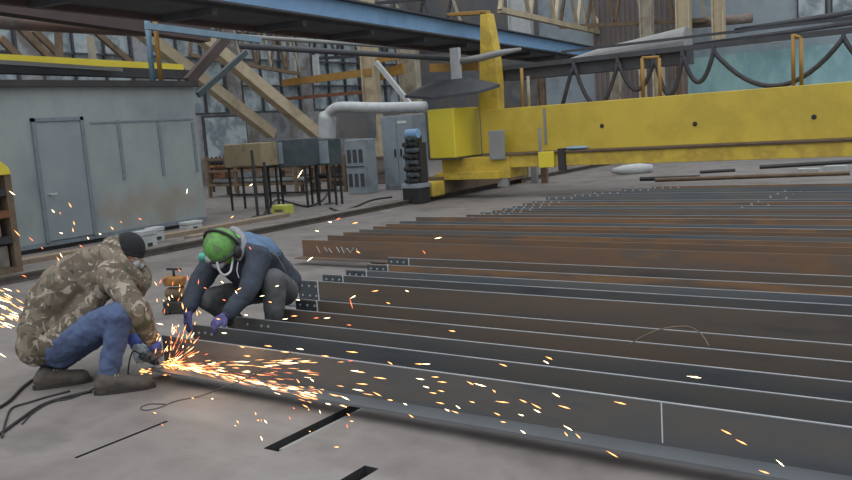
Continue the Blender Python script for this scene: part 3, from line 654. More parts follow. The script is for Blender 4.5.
# clutter under the cabinets: crates and drums
rr = random.Random(3)
cl = [('crate', 'wooden'), ('crate', 'rusty'), ('drum', 'dark'), ('crate', 'grey')]
spots = [(215, 186), (230, 178), (246, 176), (262, 184), (283, 180), (302, 186), (318, 182), (332, 180), (342, 186), (380, 184)]
for k, (px, py) in enumerate(spots):
    q = Gz(px, py); kind = ['rusty', 'tan', 'iron', 'sleeper', 'wood', 'greyplate'][k % 6]; nm = {'rusty': 'rusty', 'tan': 'brown', 'iron': 'black', 'sleeper': 'dusty grey', 'wood': 'wooden', 'greyplate': 'grey'}[kind]
    sx_, sy_, sz_ = rr.uniform(.5, 1.1), rr.uniform(.4, .8), rr.uniform(.35, .9)
    t = thing('storage_crate', q, '%s crate on the floor, %s of the clutter between shed and yellow crane' % (nm, ordn[k]), 'crate')
    w = MB(); w.box((q.x-sx_/2, q.y, 0), (q.x+sx_/2, q.y+sy_, sz_)); w.build('body', M[kind], t, bevel=.015)
    w = MB(); w.box((q.x-sx_/2-.02, q.y-.02, sz_*.4), (q.x+sx_/2+.02, q.y, sz_*.4+.06)); w.box((q.x-sx_/2-.02, q.y-.02, sz_-.06), (q.x+sx_/2+.02, q.y, sz_)); w.build('batten', M['tan' if kind != 'tan' else 'iron'], t)
# steel rack with stored pipes behind the cabinets
def pipe_rack(x0_, x1_, y, hh, label, seed):
    r3 = random.Random(seed); t = thing('pipe_rack', ((x0_+x1_)/2, y, 0), label, 'rack'); n_ = 4
    for i in range(n_):
        xx = x0_+(x1_-x0_)*i/(n_-1)
        for dy in (0, .7):
            w = MB(); w.box((xx-.04, y+dy-.04, 0), (xx+.04, y+dy+.04, hh)); w.build('upright', M['tan'], t)
    for z in (.35, .75, 1.1):
        if z > hh: break
        for dy in (0, .7):
            w = MB(); w.bar((x0_, y+dy, z), (x1_, y+dy, z), .06, .07); w.build('cross_rail', M['rusty' if dy else 'tan'], t)
    for z in (.35, .75):
        for i in range(n_):
            if z < hh:
                xx = x0_+(x1_-x0_)*i/(n_-1); w = MB(); w.bar((xx+.07, y+.04, z), (xx+.07, y+.66, z), .05, .07); w.build('support_arm', M['tan'], t)
    for z in (.35, .75):
        for j in range(3):
            if z+.1 > hh: continue
            rr_ = r3.uniform(.05, .075); a_ = r3.uniform(-.3, .3); w = MB(); w.cyl((x0_+a_-.1, y+.15+j*.2, z+.036+rr_), (x1_+a_, y+.15+j*.2, z+.036+rr_), rr_, n=10)
            mt = r3.choice(['rusty', 'iron', 'sleeper', 'tan', 'under', 'greyplate'])
            tag(w.build('stored_pipe', M[mt], smooth=True), '%s pipe on the %s level of the %s, %s' % ({'rusty': 'rusty', 'iron': 'black', 'sleeper': 'dusty', 'tan': 'brown', 'under': 'dark', 'greyplate': 'grey'}[mt], 'lower' if z < .5 else 'middle', 'rack behind tan cabinet' if seed == 5 else 'low rack by louvred cabinet', ['frontmost', 'in the middle', 'rearmost'][j]), 'pipe')
pipe_rack(PY(209, 180, 16.5).x, PY(296, 180, 16.5).x, 16.5, 1.2, 'brown steel rack behind the tan cabinet, loaded with pipes', 5)
pipe_rack(PY(302, 180, 17.6).x, PY(345, 180, 17.6).x, 17.6, 1.0, 'low steel rack left of the louvred cabinet, loaded with pipes', 8)
t = thing('bottle_shelf', PY(215, 166, 17.9), 'narrow shelf of dark jars by the shed corner', 'shelf')
q = PY(204, 166, 18.0); q2 = PY(228, 166, 18.0); w = MB(); w.box((q.x, 18.0, q.z-.06), (q2.x, 18.3, q.z)); w.build('board', M['ochre'], t)
for xx in (q.x+.04, q2.x-.04): w = MB(); w.box((xx-.03, 18.24, 0), (xx+.03, 18.3, q.z-.06)); w.build('upright', M['iron'], t)
for i in range(6):
    c = V((q.x+.08+i*(q2.x-q.x-.16)/5, 18.12, q.z)); w = MB(); w.cyl(c, c+V((0, 0, .2)), .06, n=10); w.cyl(c+V((0, 0, .2)), c+V((0, 0, .27)), .06, .03, n=10); tag(w.build('jar', M['black'], smooth=True), 'dark jar standing in the row on the narrow shelf by the shed', 'jar', 'dark jars on the narrow shelf')
# louvred rectifier panel
y = 16.9; a = PY(348, 190, y); b_ = PY(367, 190, y); z1 = PY(350, 140, y).z
t = thing('rectifier_cabinet', ((a.x+b_.x)/2, y+.2, 0), 'pale grey narrow cabinet with two rows of dark louvres', 'cabinet')
w = MB(); w.box((a.x, y, 0), (b_.x, y+.5, z1)); w.build('housing', M['cabinet'], t, bevel=.015)
for r_ in range(2):
    for k in range(3):
        wd = (b_.x-a.x)/3.6; q = a.x+.07+k*wd*1.1; zz = z1*(.58 if r_ else .14)
        w = MB(); w.box((q, y-.012, zz), (q+wd*.66, y, zz+z1*.24)); w.build('louvre_opening', M['under'], t)
w = MB(); w.box((a.x+.03, y-.02, z1*.5), (b_.x-.03, y, z1*.52)); w.build('divider', M['under'], t)
# tall cabinet with two doors
y = 18.0; a = PY(385, 180, y); b_ = PY(417, 180, y); z1 = PY(390, 116, y).z
t = thing('tall_cabinet', ((a.x+b_.x)/2, y+.3, 0), 'tall pale blue-grey two door cabinet behind the dark valve stack', 'cabinet')
w = MB(); w.box((a.x, y, 0), (b_.x, y+.6, z1)); w.build('housing', M['cabinet'], t, bevel=.015)
for k in range(2):
    q0 = a.x+.04+k*(b_.x-a.x)/2; q1 = q0+(b_.x-a.x)/2-.07; w = MB(); w.box((q0, y-.02, .08), (q1, y, z1-.06)); d_ = w.build('door', M['cabinet'], t, bevel=.004)
    w = MB(); w.cbox(((q1-.06) if k == 0 else (q0+.06), y-.04, z1*.5), (.03, .04, .2)); w.build('handle', M['iron'], d_)
w = MB(); w.box((b_.x-.5, y-.03, z1-.22), (b_.x-.2, y-.02, z1-.15)); w.build('name_plate', M['sticker'], t)
# dark valve stack
y = 14.5; q = Gz(412, 203); x = PY(412, 190, y).x
t = thing('valve_stack', (x, y, 0), 'dark stack of hydraulic valves and hoses at the crane carriage', 'machine')
w = MB(); w.box((x-.26, y, 0), (x+.2, y+.4, .34)); w.build('tank', M['black'], t, bevel=.02)
w = MB(); w.box((x-.28, y-.01, .34), (x+.22, y+.4, .44)); w.build('tank_lid', M['cabinet'], t, bevel=.01)
for k in range(8):
    zz = .5+k*.13; w = MB(); w.cyl((x-.18+.08*(k % 2), y+.05, zz), (x+.16, y+.05, zz), .055, n=10); w.cyl((x-.05+.1*(k % 3), y-.04, zz), (x-.05+.1*(k % 3), y+.1, zz), .05, n=10); w.build('valve_body', M['darkcab' if k % 2 else 'iron'], t)
w = MB(); w.cyl((x+.02, y+.2, .44), (x+.02, y+.2, 1.58), .05); w.box((x-.2, y+.1, .44), (x+.2, y+.35, 1.3)); w.box((x-.12, y+.05, 1.3), (x+.14, y+.3, 1.46)); w.build('riser', M['iron'], t)
w = MB(); w.cyl((x-.1, y+.1, 1.5), (x+.2, y+.1, 1.5), .1); w.build('motor', M['blue'], t, smooth=False)
# white duct with elbow
y = 19.0
pts = [PY(327, 139, y), PY(327, 126, y), PY(328, 116, y), PY(334, 109, y), PY(345, 107, y), PY(380, 108, y), PY(425, 107, y)]
w = MB(); w.tube(smooth_pts(pts, 4), [.26]*(9)+[.16]*16, 14); tag(w.build('ventilation_duct', M['white'], smooth=True), 'whitish ventilation duct with an elbow above the cabinets', 'duct')
bar_thing('sheet_panel', PY(340, 122, 20.5), PY(375, 122, 20.5), .1, 1.0, 'darkwall', 'dark sheet panel under the white ventilation duct', 'panel')
# lime box, stands, legs, cables
q = Gz(279, 215); t = thing('plastic_crate', q, 'small lime green plastic box on the floor before the cabinets', 'box')
w = MB(); w.box((q.x-.2, q.y, 0), (q.x+.2, q.y+.25, .2)); w.build('body', M['lime'], t, bevel=.01)
w = MB(); w.box((q.x-.12, q.y-.005, .06), (q.x+.12, q.y, .12)); w.build('dark_label', M['tan'], t)
for k, (px, pyb_, top, lb) in enumerate([(258, 217, 150, 'thin dark upright stand nearest the shed corner'), (269, 215, 162, 'thin dark upright stand beside the lime green box'), (330, 204, 158, 'thin dark upright stand before the louvred cabinet')]):
    q = Gz(px, pyb_); t = thing('cable_stand', q, lb, 'stand'); zz = PY(px, top, q.y).z
    w = MB(); w.cyl(q, q+V((0, 0, zz)), .03, n=8); w.build('pole', M['iron'], t); w = MB(); w.cyl(q, q+V((0, 0, .03)), .16, .1, n=12); w.build('base', M['iron'], t)
cable('cable', [(262, 217), (276, 200), (292, 203), (310, 206), (326, 196), (333, 178)], .02, M['iron'], 'dark cable drooping between the upright stands', 'cable')
cable('cable', [(330, 208), (340, 211), (352, 208), (372, 200), (392, 197)], .02, M['iron'], 'dark cable on the floor below the louvred cabinet', 'cable')
# debris beyond bars, under the girder on the right
for k, (pa, pb, r, m_, lb) in enumerate([((640, 179), (700, 177), .05, 'iron', 'dark bar lying under the left of the crane girder'), ((700, 172), (735, 170), .04, 'iron', 'short dark bar beneath the yellow girder'),
      ((655, 180), (850, 173), .045, 'tan', 'long brown pipe lying beyond the far stack'), ((760, 167), (860, 161), .05, 'iron', 'dark pipe on the floor at the right under the girder')]):
    a, b_ = Gz(*pa, r), Gz(*pb, r); w = MB(); w.cyl(a, b_, r, n=8); tag(w.build('scrap_bar', M[m_]), lb, 'bar')
q0, q1 = Gz(612, 171, .12), Gz(652, 168, .12)
w = MB(); w.tube([q0, q0.lerp(q1, .3), q0.lerp(q1, .7), q1], [.06, .14, .16, .1], 10); tag(w.build('white_bag', M['white'], smooth=True), 'long white bag lying under the yellow crane girder', 'bag')
q = PY(577, 146, Yc-.1); w = MB(); w.ell((q.x, Yc-.13, .992), (.28, .12, .04)); tag(w.build('rag', M['bluebright'], smooth=True), 'pale blue rag lying on the crane girder ledge', 'rag')
for k, (px, py) in enumerate([(808, 176), (835, 173)]):
    q = Gz(px, py); w = MB(); w.box((q.x-.22, q.y, 0), (q.x+.22, q.y+.2, .16)); tag(w.build('white_brick', M['white'], bevel=.01), ['white block left of its pair beyond the far bars', 'white block at the right end beyond the far bars'][k], 'block')
# ---------------------------------------------------------------- people
def hand(mb_new, wrist, d, nrm, thumb_side, scale=1.0, curl=.9, spread=.10, curls=None):
    """glove meshes: palm, four unequal bent fingers, thumb. d = palm direction, nrm = back-of-hand normal"""
    d = V(d).normalized(); nrm = V(nrm); nrm = (nrm-d*nrm.dot(d)).normalized(); s = d.cross(nrm).normalized()*thumb_side
    w = mb_new; k = scale; p0 = V(wrist)
    w.cap(p0-d*.02*k, p0+d*.03*k, .030*k, .033*k, 12)
    for j in (-1, -.33, .33, 1):
        w.cap(p0+d*.02*k+s*j*.016*k, p0+d*.092*k+s*j*.030*k, .019*k, .0165*k, 10)
    lens = (.070, .080, .075, .058)
    for i, L in enumerate(lens):
        j = 1-i*2/3
        b = p0+d*.092*k+s*j*.031*k; fd = (d+s*j*spread*1.5).normalized(); c = curl if curls is None else curls[i]
        seg = (L*.45*k, L*.32*k, L*.25*k); ang = 0; p = b; r = .0115*k
        for q, sl in enumerate(seg):
            ang += c*(.55, .9, .6)[q]
            dd = (fd*math.cos(ang)-nrm*math.sin(ang)).normalized(); e = p+dd*sl
            w.cap(p, e, r, r*.93, 10); p = e; r *= .93
    # thumb leaves the side of the palm near its base
    t0 = p0+d*.03*k+s*.026*k; t1 = t0+(d*.55+s*.75-nrm*.25).normalized()*.036*k; t2 = t1+(d*.85+s*.15-nrm*.45).normalized()*.030*k; t3 = t2+(d*.7-s*.15-nrm*.65).normalized()*.022*k
    w.cap(t0, t1, .0165*k, .0145*k, 10); w.cap(t1, t2, .0142*k, .0125*k, 10); w.cap(t2, t3, .0122*k, .011*k, 10)
    return w
def head_mb(w, c, fwd, up, s=1.0):
    """skull, jaw, brow, nose, lips, ears as overlapping forms; fused afterwards with the body"""
    f = V(fwd).normalized(); u = V(up); u = (u-f*u.dot(f)).normalized(); r = f.cross(u)
    A = (r, f, u); c = V(c)
    w.ell(c+u*.02*s-f*.01*s, (.076*s, .095*s, .10*s), A)
    w.ell(c-u*.045*s+f*.025*s, (.056*s, .065*s, .065*s), A)           # jaw
    w.ell(c-u*.092*s+f*.068*s, (.022*s, .018*s, .018*s), A)           # chin
    w.ell(c+u*.03*s+f*.083*s, (.045*s, .012*s, .010*s), A)            # brow
    w.cap(c+u*.015*s+f*.09*s, c-u*.022*s+f*.108*s, .008*s, .013*s, 10) # nose
    for q in (-1, 1):
        w.ell(c-u*.004*s-f*.005*s+r*q*.079*s, (.010*s, .018*s, .030*s), A)   # ears
        w.ell(c-u*.02*s+f*.07*s+r*q*.036*s, (.02*s, .014*s, .016*s), A)      # cheeks
    w.ell(c-u*.052*s+f*.086*s, (.022*s, .009*s, .005*s), A); w.ell(c-u*.062*s+f*.083*s, (.019*s, .009*s, .006*s), A)
    return A
def shoe(root, heel, toe, ankle, m=None, toe_up=0.0, name='boot'):
    heel, toe, ankle = V(heel), V(toe), V(ankle); d = (toe-heel); L = d.length; d.normalize(); z = V((0, 0, 1)); s = d.cross(z).normalized()
    w = MB()
    w.cap(heel+d*.055+z*.066, heel+d*.10+z*.066, .056, .054, 14); w.cap(heel+d*.10+z*.080, toe-d*.085+z*.044, .056, .052, 14)
    w.cap(toe-d*.10+z*.050+s*.008, toe-d*.060+z*.046+s*.008, .056, .052, 14); w.cap(toe-d*.08+z*.04-s*.012, toe-d*.055+z*.036-s*.012, .040, .034, 14)
    w.cap(heel+d*.075+z*.09, ankle, .058, .060, 14)
    w.cap(heel+d*.05+z*.03, toe-d*.06+z*.03, .044, .042, 14)
    o = w.build(name, m or M['boot'], root); remesh(o, .008, 4, .004, .05)
    w = MB(); n = 26; vs = []
    for zz in (0.0, .03):
        for i in range(n):
            t = 2*math.pi*i/n; x = math.cos(t); y = math.sin(t)
            px = (L/2+.008)*math.copysign(abs(x)**.75, x); py = (.050+.006*x)*math.copysign(abs(y)**.8, y)
            vs.append(heel+d*(L/2+px)+s*py+z*zz)
    w.add(vs, [tuple(range(n-1, -1, -1)), tuple(range(n, 2*n))]+[(i, (i+1) % n, n+(i+1) % n, n+i) for i in range(n)])
    w.build('sole', M['sole'], o)
    w = MB()
    for k in range(4):
        q = heel+d*(.145+.02*k)+z*(.122-.006*k); w.tube([q-s*.04-z*.018, q-s*.02+z*.002, q+z*.006, q+s*.02+z*.002, q+s*.04-z*.018], .0035, 6)
    w.build('laces', M['lace'], o)
    return o

# ======== person in the camouflage jacket, with the grinder
D = 5.72
heelN, toeN = Gz(95, 395), Gz(155, 387)
root = thing('person', (Gz(88, 392).x, Gz(88, 392).y, 0), 'crouching person in camouflage jacket, jeans and black beanie, holding an angle grinder', 'person')
pel = S(50, 338, 6.0); hipN = S(58, 345, 5.86); hipF = S(56, 342, 6.14)
kneeN = S(121, 313, 5.64); ankN = S(108, 374, 5.70)
kneeF = S(103, 331, 6.22); ankF = S(50, 370, 6.02)
sp1 = S(58, 306, 6.0); sp2 = S(80, 281, 5.97); sp3 = S(103, 268, 5.95); nk = S(119, 260, 5.93); hd = S(128, 253, 5.90)
shN = S(112, 275, 5.76); elN = S(137, 309, 5.64); wrN = S(152, 341, 5.83)
shF = S(116, 270, 6.12); elF = S(130, 312, 6.15); wrF = S(135, 341, 6.02)
lat = FWD
w = MB()
for a, b_, r0, r1 in ((pel, sp1, .13, .12), (sp1, sp2, .12, .13), (sp2, sp3, .13, .11), (sp3, nk, .09, .055), (nk, hd, .055, .055)): w.cap(a, b_, r0, r1)
for a, k_, b_ in ((hipN, kneeN, ankN), (hipF, kneeF, ankF)):
    w.cap(a, k_, .078, .052); w.cap(k_, b_, .052, .036); w.cap(pel, a, .11, .08)
for a, k_, b_ in ((shN, elN, wrN), (shF, elF, wrF)):
    w.cap(sp3, a, .08, .055); w.cap(a, k_, .048, .036); w.cap(k_, b_, .036, .026)
for a, b_ in ((ankN, heelN.lerp(toeN, .4)+V((0, 0, .06))), (ankF, Gz(34, 390).lerp(Gz(92, 381), .35)+V((0, 0, .06)))): w.cap(a, b_, .034, .028)
fw = (RGT*.82-UPV*.45-FWD*.12); hu = (UPV*.75+RGT*.42)
hA = head_mb(w, hd, fw, hu)
body = w.build('body', M['skin'], root); remesh(body, .011, 3)
w = MB()
for q in (-1, 1): w.ell(hd+hA[0]*q*.032+hA[1]*.082+hA[2]*.008, (.013,)*3, n=10, m=8)
w.build('eyes', M['eye'], body, smooth=True)
# jeans
w = MB()
w.cap(pel+FWD*.06, pel-FWD*.06, .15, .15); w.cap(hipN, kneeN, .125, .092); w.cap(kneeN, kneeN.lerp(ankN, .5), .09, .078); w.cap(kneeN.lerp(ankN, .5), ankN.lerp(kneeN, .02), .078, .066)
w.cap(S(42, 352, 5.97), S(62, 354, 5.93), .10, .10)
w.cap(hipF, kneeF, .12, .088); w.cap(kneeF, ankF, .085, .064)
w.cap(kneeN.lerp(ankN, .9), kneeN.lerp(ankN, 1.04), .07, .068); w.cap(kneeF.lerp(ankF, .85), kneeF.lerp(ankF, 1.05), .066, .066)
for t_, r_ in ((.72, .076), (.86, .080), (1.0, .078)): w.ell(kneeN.lerp(ankN, t_), (r_, r_, .022), n=14)
w.ell(kneeN-UPV*.02, (.096,)*3)
j = w.build('jeans', M['jeans'], root); remesh(j, .012, 3, .030, .06)
# camouflage jacket
w = MB()
L_ = [(S(42, 345, 5.98), .14), (S(48, 327, 6.0), .178), (S(57, 306, 6.0), .19), (S(72, 287, 5.98), .195), (S(90, 273, 5.96), .18), (S(107, 265, 5.94), .145), (S(117, 260, 5.93), .11)]
for (a, r0), (b_, r1) in zip(L_, L_[1:]):
    for o_ in (-.07, .07): w.cap(a+FWD*o_, b_+FWD*o_, r0, r1, 18)
w.cap(S(52, 345, 5.84), S(64, 338, 5.80), .10, .10); w.cap(S(64, 336, 5.80), S(88, 308, 5.78), .10, .10); w.cap(S(92, 296, 5.85), S(104, 282, 5.85), .10, .11)
for a, k_, b_ in ((shN, elN, wrN), (shF, elF, wrF)):
    w.cap(sp3, a, .13, .115); w.cap(a, k_, .108, .082); w.cap(k_, k_.lerp(b_, .85), .082, .062)
    for t_, r_ in ((.2, .083), (.5, .076), (.8, .068)): w.ell(k_.lerp(b_, t_), (r_, r_, .03), n=14)
    w.ell(a.lerp(k_, .6), (.1, .1, .05))
jk = w.build('camouflage_jacket', M['camo'], root); remesh(jk, .014, 4, .035, .11)
# bunched hood round the neck
w = MB(); axn = (RGT*.80+UPV*.50).normalized(); a1 = FWD; a2 = a1.cross(axn).normalized(); cc = S(130, 264, 5.90)
ring = [cc+a1*.125*math.cos(2*math.pi*i/24)+a2*.178*math.sin(2*math.pi*i/24)+axn*.015*math.sin(3*2*math.pi*i/24) for i in range(24)]
w.tube(ring, .052, 12, closed=True); ring2 = [p-axn*.05+(p-cc)*.12 for p in ring]; w.tube(ring2, .05, 12, closed=True)
w.ell(S(106, 252, 5.94), (.09, .12, .07))
hoodo = w.build('jacket_hood', M['camo'], jk); remesh(hoodo, .012, 3, .02, .07)
w = MB(); w.tube([wrN.lerp(elN, .12)+(UPV*math.cos(t)+FWD*math.sin(t))*.062 for t in [2*math.pi*i/14 for i in range(14)]], .008, 6, closed=True); w.build('cuff', M['camo'], jk, smooth=True)
# beanie
w = MB(); A = (hA[0], hA[1], (hA[2]*.96-hA[1]*.2).normalized())
w.ell(hd+hA[2]*.030-hA[1]*.012, (.098, .118, .118), (hA[0], hA[0].cross(A[2])*-1, A[2]), 24, 14, .60)
bo = w.build('beanie', M['beanie'], root, smooth=True)
w = MB(); cb = hd+hA[2]*.0-hA[1]*.012; yy_ = -hA[0].cross(A[2]); w.tube([cb+hA[0]*.094*math.cos(t)+yy_*.114*math.sin(t)+A[2]*.0 for t in [2*math.pi*i/28 for i in range(28)]], .012, 8, closed=True); w.build('folded_brim', M['beanie'], bo, smooth=True)
# half-mask respirator
w = MB(); w.ell(hd-hA[2]*.04+hA[1]*.085, (.040, .032, .042), hA); w.cyl(hd-hA[2]*.045+hA[1]*.10-hA[0]*.045, hd-hA[2]*.05+hA[1]*.105-hA[0]*.065, .022); w.cyl(hd-hA[2]*.045+hA[1]*.10+hA[0]*.045, hd-hA[2]*.05+hA[1]*.105+hA[0]*.065, .022)
w.build('face_mask', M['respirator'], root, smooth=True)
w = MB(); w.tube([hd+hA[2]*(-.035)+hA[1]*(.095*math.cos(t))+hA[0]*(.085*math.sin(t)) for t in [2*math.pi*i/24 for i in range(24)]], .004, 6, closed=True); w.build('mask_strap', M['black'], root, smooth=True)
shoe(root, heelN, toeN, ankN)
shoe(root, Gz(34, 390), Gz(92, 381), ankF)
# grinder
gd = (S(165, 366, 5.95)-S(143, 358, 5.88)).normalized()
g0, g1 = S(143, 356, 5.90), S(160, 363, 5.97); axg = (g1-g0).normalized()
t = thing('angle_grinder', g1, 'angle grinder in the gloved hands of the person in camouflage, at the bar end', 'angle grinder')
w = MB(); w.cap(g0, g0.lerp(g1, .75), .028, .031, 16); w.build('motor_housing', M['darkcab'], t, smooth=True)
w = MB(); w.cap(g0.lerp(g1, .8), g1, .032, .028, 16); dn = (V((0, 0, -1))*.9-FWD*.35).normalized(); w.cyl(g1, g1+dn*.045, .026, .022); w.build('gear_head', M['respirator'], t, smooth=True)
dc = g1+dn*.05+axg*.02
w = MB(); w.cyl(dc, dc+dn*.003, .062, n=32); w.build('cutting_disc', M['iron'], t)
w = MB(); u_ = axg; v_ = dn.cross(u_); n_ = 14
vs = [dc-dn*.014+(u_*math.cos(a)*q+v_*math.sin(a)*q)+dn*hh for q, hh in ((.03, 0), (.07, 0), (.07, .02)) for a in [math.pi*.5+math.pi*i/(n_-1) for i in range(n_)]]
w.add(vs, [(k*n_+i, k*n_+i+1, (k+1)*n_+i+1, (k+1)*n_+i) for k in range(2) for i in range(n_-1)]); w.build('disc_guard', M['respirator'], t)
w = MB(); w.cap(g1-RGT*.01, g1-FWD*.09+UPV*.02, .012, .015, 12); w.build('side_handle', M['black'], t, smooth=True)
w = MB(); w.tube(smooth_pts([g0, g0-axg*.08, S(128, 372, 5.9), Gz(118, 385, .03)+FWD*.25, Gz(100, 390, .01)+FWD*.3]), .0055, 8); w.build('cord', M['black'], t, smooth=True)
# gloves
def glove(root, wrist, d, nrm, ts, m, cuffm, elbow, **k):
    o = hand(MB(), wrist, d, nrm, ts, **k).build('glove', m, root); remesh(o, .0055, 2)
    a = (V(elbow)-V(wrist)).normalized(); w = MB(); w.cyl(V(wrist)-a*.02, V(wrist)+a*.06, .042, .050, 16); w.tube([V(wrist)+a*.058+p for p in [(RGT*math.cos(t)+FWD*math.sin(t))*.046 for t in [2*math.pi*i/12 for i in range(12)]]], .006, 6, closed=True)
    c_ = w.build('cuff', cuffm, o, smooth=True); return o
gN = S(157, 359, 5.90)
glove(root, S(155, 346, 5.86), S(158, 362, 5.94)-S(155, 346, 5.86), -FWD*.8+UPV*.3+RGT*.5, 1, M['glove_dark'], M['glove_blue'], elN, scale=1.05, curl=1.15)
glove(root, S(136, 344, 5.98), S(141, 357, 5.93)-S(136, 344, 5.98), -FWD*.7+RGT*.1+UPV*.4, -1, M['glove_grey'], M['glove_blue'], elF, scale=1.1, curl=1.2)

# ======== person in the green cap
root = thing('person', (-5.2, 4.47, ZB), 'crouching person in navy jacket and green cap, gripping the bar ends', 'person')
pel = S(280, 290, 6.95); hipL = S(284, 291, 6.82); hipR = S(272, 288, 7.05)
zf = ZB+BT+.001
footL_h, footL_t = V((-4.55, 4.47, zf)), V((-4.83, 4.47, zf))
kneeL = S(274, 281, 6.42); ankL = footL_h+V((-.07, 0, .12))
kneeR = S(208, 299, 6.45); ankR = S(246, 330, 6.85)
c1 = S(270, 272, 6.86); c2 = S(258, 257, 6.7); c3 = S(245, 250, 6.58); nk = S(234, 248, 6.48); hd = S(223, 250, 6.36)
shL = S(259, 257, 6.42); elL = S(249, 289, 6.25); wrL = S(228, 314, 6.14)
shR = S(214, 262, 6.60); elR = S(198, 284, 6.45); wrR = S(188, 309, 6.28)
fw = (-RGT*.30-UPV*.50-FWD*.80); hu = (UPV*.85-FWD*.45-RGT*.1)
w = MB()
for a, b_, r0, r1 in ((pel, c1, .13, .12), (c1, c2, .12, .12), (c2, c3, .12, .09), (c3, nk, .08, .055), (nk, hd, .055, .055)): w.cap(a, b_, r0, r1)
for a, k_, b_ in ((hipL, kneeL, ankL), (hipR, kneeR, ankR)):
    w.cap(pel, a, .1, .08); w.cap(a, k_, .075, .05); w.cap(k_, b_, .05, .036)
for a, k_, b_ in ((shL, elL, wrL), (shR, elR, wrR)):
    w.cap(c3, a, .08, .055); w.cap(a, k_, .048, .036); w.cap(k_, b_, .036, .026)
w.cap(ankL, footL_t+V((.13, 0, .05)), .034, .026)
hA = head_mb(w, hd, fw, hu, 1.05)
body = w.build('body', M['skin'], root); remesh(body, .011, 3)
w = MB()
for q in (-1, 1): w.ell(hd+hA[0]*q*.033+hA[1]*.086+hA[2]*.008, (.013,)*3, n=10, m=8)
w.build('eyes', M['eye'], body, smooth=True)
# trousers
w = MB()
w.cap(pel+FWD*.04, pel-FWD*.04, .14, .14); w.cap(hipL, kneeL, .12, .098); w.cap(kneeL, kneeL.lerp(ankL, .6), .098, .085); w.cap(kneeL.lerp(ankL, .6), ankL+V((0, 0, .02)), .085, .062)
w.cap(hipR, kneeR, .12, .088); w.cap(kneeR, ankR, .085, .066)
tr = w.build('trousers', M['trousers'], root); remesh(tr, .013, 4, .022, .09)
# jacket
w = MB()
for (a, r0), (b_, r1) in zip([(S(284, 283, 6.92), .15), (c1, .175), (c2, .18), (c3, .15)], [(c1, .175), (c2, .18), (c3, .15), (nk, .11)]): w.cap(a, b_, r0, r1, 18)
w.cap(S(232, 264, 6.5), S(252, 276, 6.6), .11, .13)
for a, k_, b_ in ((shL, elL, wrL), (shR, elR, wrR)):
    w.cap(c3, a, .13, .10); w.cap(a, k_, .098, .078); w.cap(k_, k_.lerp(b_, .92), .078, .060)
    for t_, r_ in ((.25, .08), (.55, .074), (.85, .066)): w.ell(k_.lerp(b_, t_), (r_, r_, .028), n=14)
jk = w.build('navy_jacket', [M['navy'], M['navyblue']], root); remesh(jk, .013, 4, .026, .10)
# lighter blue yoke over shoulders and upper back: faces of the jacket whose centre lies on the upper back
me = jk.data; o0 = ORI[root.name]
if len(me.materials) < 2: me.materials.append(M['navyblue'])
yk0, yk1 = S(243, 234, 6.6), S(274, 246, 6.8); ax = (yk1-yk0).normalized()
for p in me.polygons:
    c = p.center+o0; t_ = (c-yk0).dot(ax)/(yk1-yk0).length; off = (c-(yk0+ax*(c-yk0).dot(ax)))
    p.material_index = 1 if -.15 < t_ < 1.0 and off.dot(UPV) > -.085 and p.normal.dot(UPV) > .1 else 0
w = MB(); w.tube([S(258, 249, 6.37), S(268, 250, 6.44), S(277, 256, 6.52), S(284, 268, 6.6), S(289, 279, 6.66)], .004, 5); w.build('piping', M['greyhood'], jk, smooth=True)
# boots
shoe(root, footL_h, footL_t, ankL)
fr = (ankR-S(262, 335, 7.0)); shoe(root, V((-4.95, 4.49, zf)), V((-5.2, 4.37, .0)), V((-5.03, 4.46, .17)))
# green cloth balaclava and shell cap
w = MB(); w.ell(hd+hA[2]*.0-hA[1]*.02, (.098, .115, .128), hA); w.cap(hd-hA[1]*.05-hA[2]*.05, nk+UPV*.01, .095, .10)
bl = w.build('green_balaclava', M['greencloth'], root); remesh(bl, .012, 3, .008, .05)
w = MB(); uc = (hA[2]*.92+hA[1]*.30).normalized(); fc = uc.cross(hA[0]); fc = fc if fc.dot(hA[1]) > 0 else -fc
cp = hd+hA[2]*.035+hA[1]*.0-RGT*.012
w.ell(cp, (.125, .145, .135), (hA[0], fc, uc), 26, 14, .56); cap_ = w.build('green_cap', M['greenshell'], root, smooth=True)
w = MB(); w.tube([cp+hA[0]*.127*math.cos(t)+fc*.147*math.sin(t)-uc*.02 for t in [2*math.pi*i/30 for i in range(30)]], .013, 8, closed=True); w.build('cap_band', M['iron'], cap_, smooth=True)
w = MB(); w.tube([cp+hA[0]*.14*math.cos(t)+uc*.145*math.sin(t)-fc*.03 for t in [math.pi*i/20 for i in range(21)]], .011, 8)
hb = w.build('headband', M['black'], root, smooth=True)
for q in (-1, 1):
    w = MB(); w.ell(hd+hA[0]*q*.125-hA[2]*.01, (.028, .042, .052), hA); w.build('ear_cup', M['black'], hb, smooth=True)
# visor strip, respirator, hose, teal filter
w = MB(); w.ell(hd+hA[2]*.015+hA[1]*.10, (.075, .022, .030), hA); w.build('goggles', M['respirator'], root, smooth=True)
w = MB(); w.ell(hd-hA[2]*.055+hA[1]*.10, (.05, .045, .05), hA); rs = w.build('respirator', M['respirator'], root, smooth=True)
w = MB(); f0 = hd-hA[2]*.05+hA[1]*.1; fR = S(203, 257, 6.27); w.cap(f0, fR.lerp(f0, .2), .022, .03); w.build('filter_arm', M['respirator'], rs, smooth=True)
w = MB(); w.cyl(fR+RGT*.02, fR-RGT*.025, .034, n=18); w.build('filter_cap', M['tealplastic'], rs)
w = MB(); w.tube(smooth_pts([S(217, 262, 6.2), S(219, 270, 6.2), S(224, 275, 6.22), S(230, 272, 6.25), S(232, 264, 6.3), S(233, 256, 6.34)]), .009, 8); w.build('breathing_hose', M['white'], rs, smooth=True)
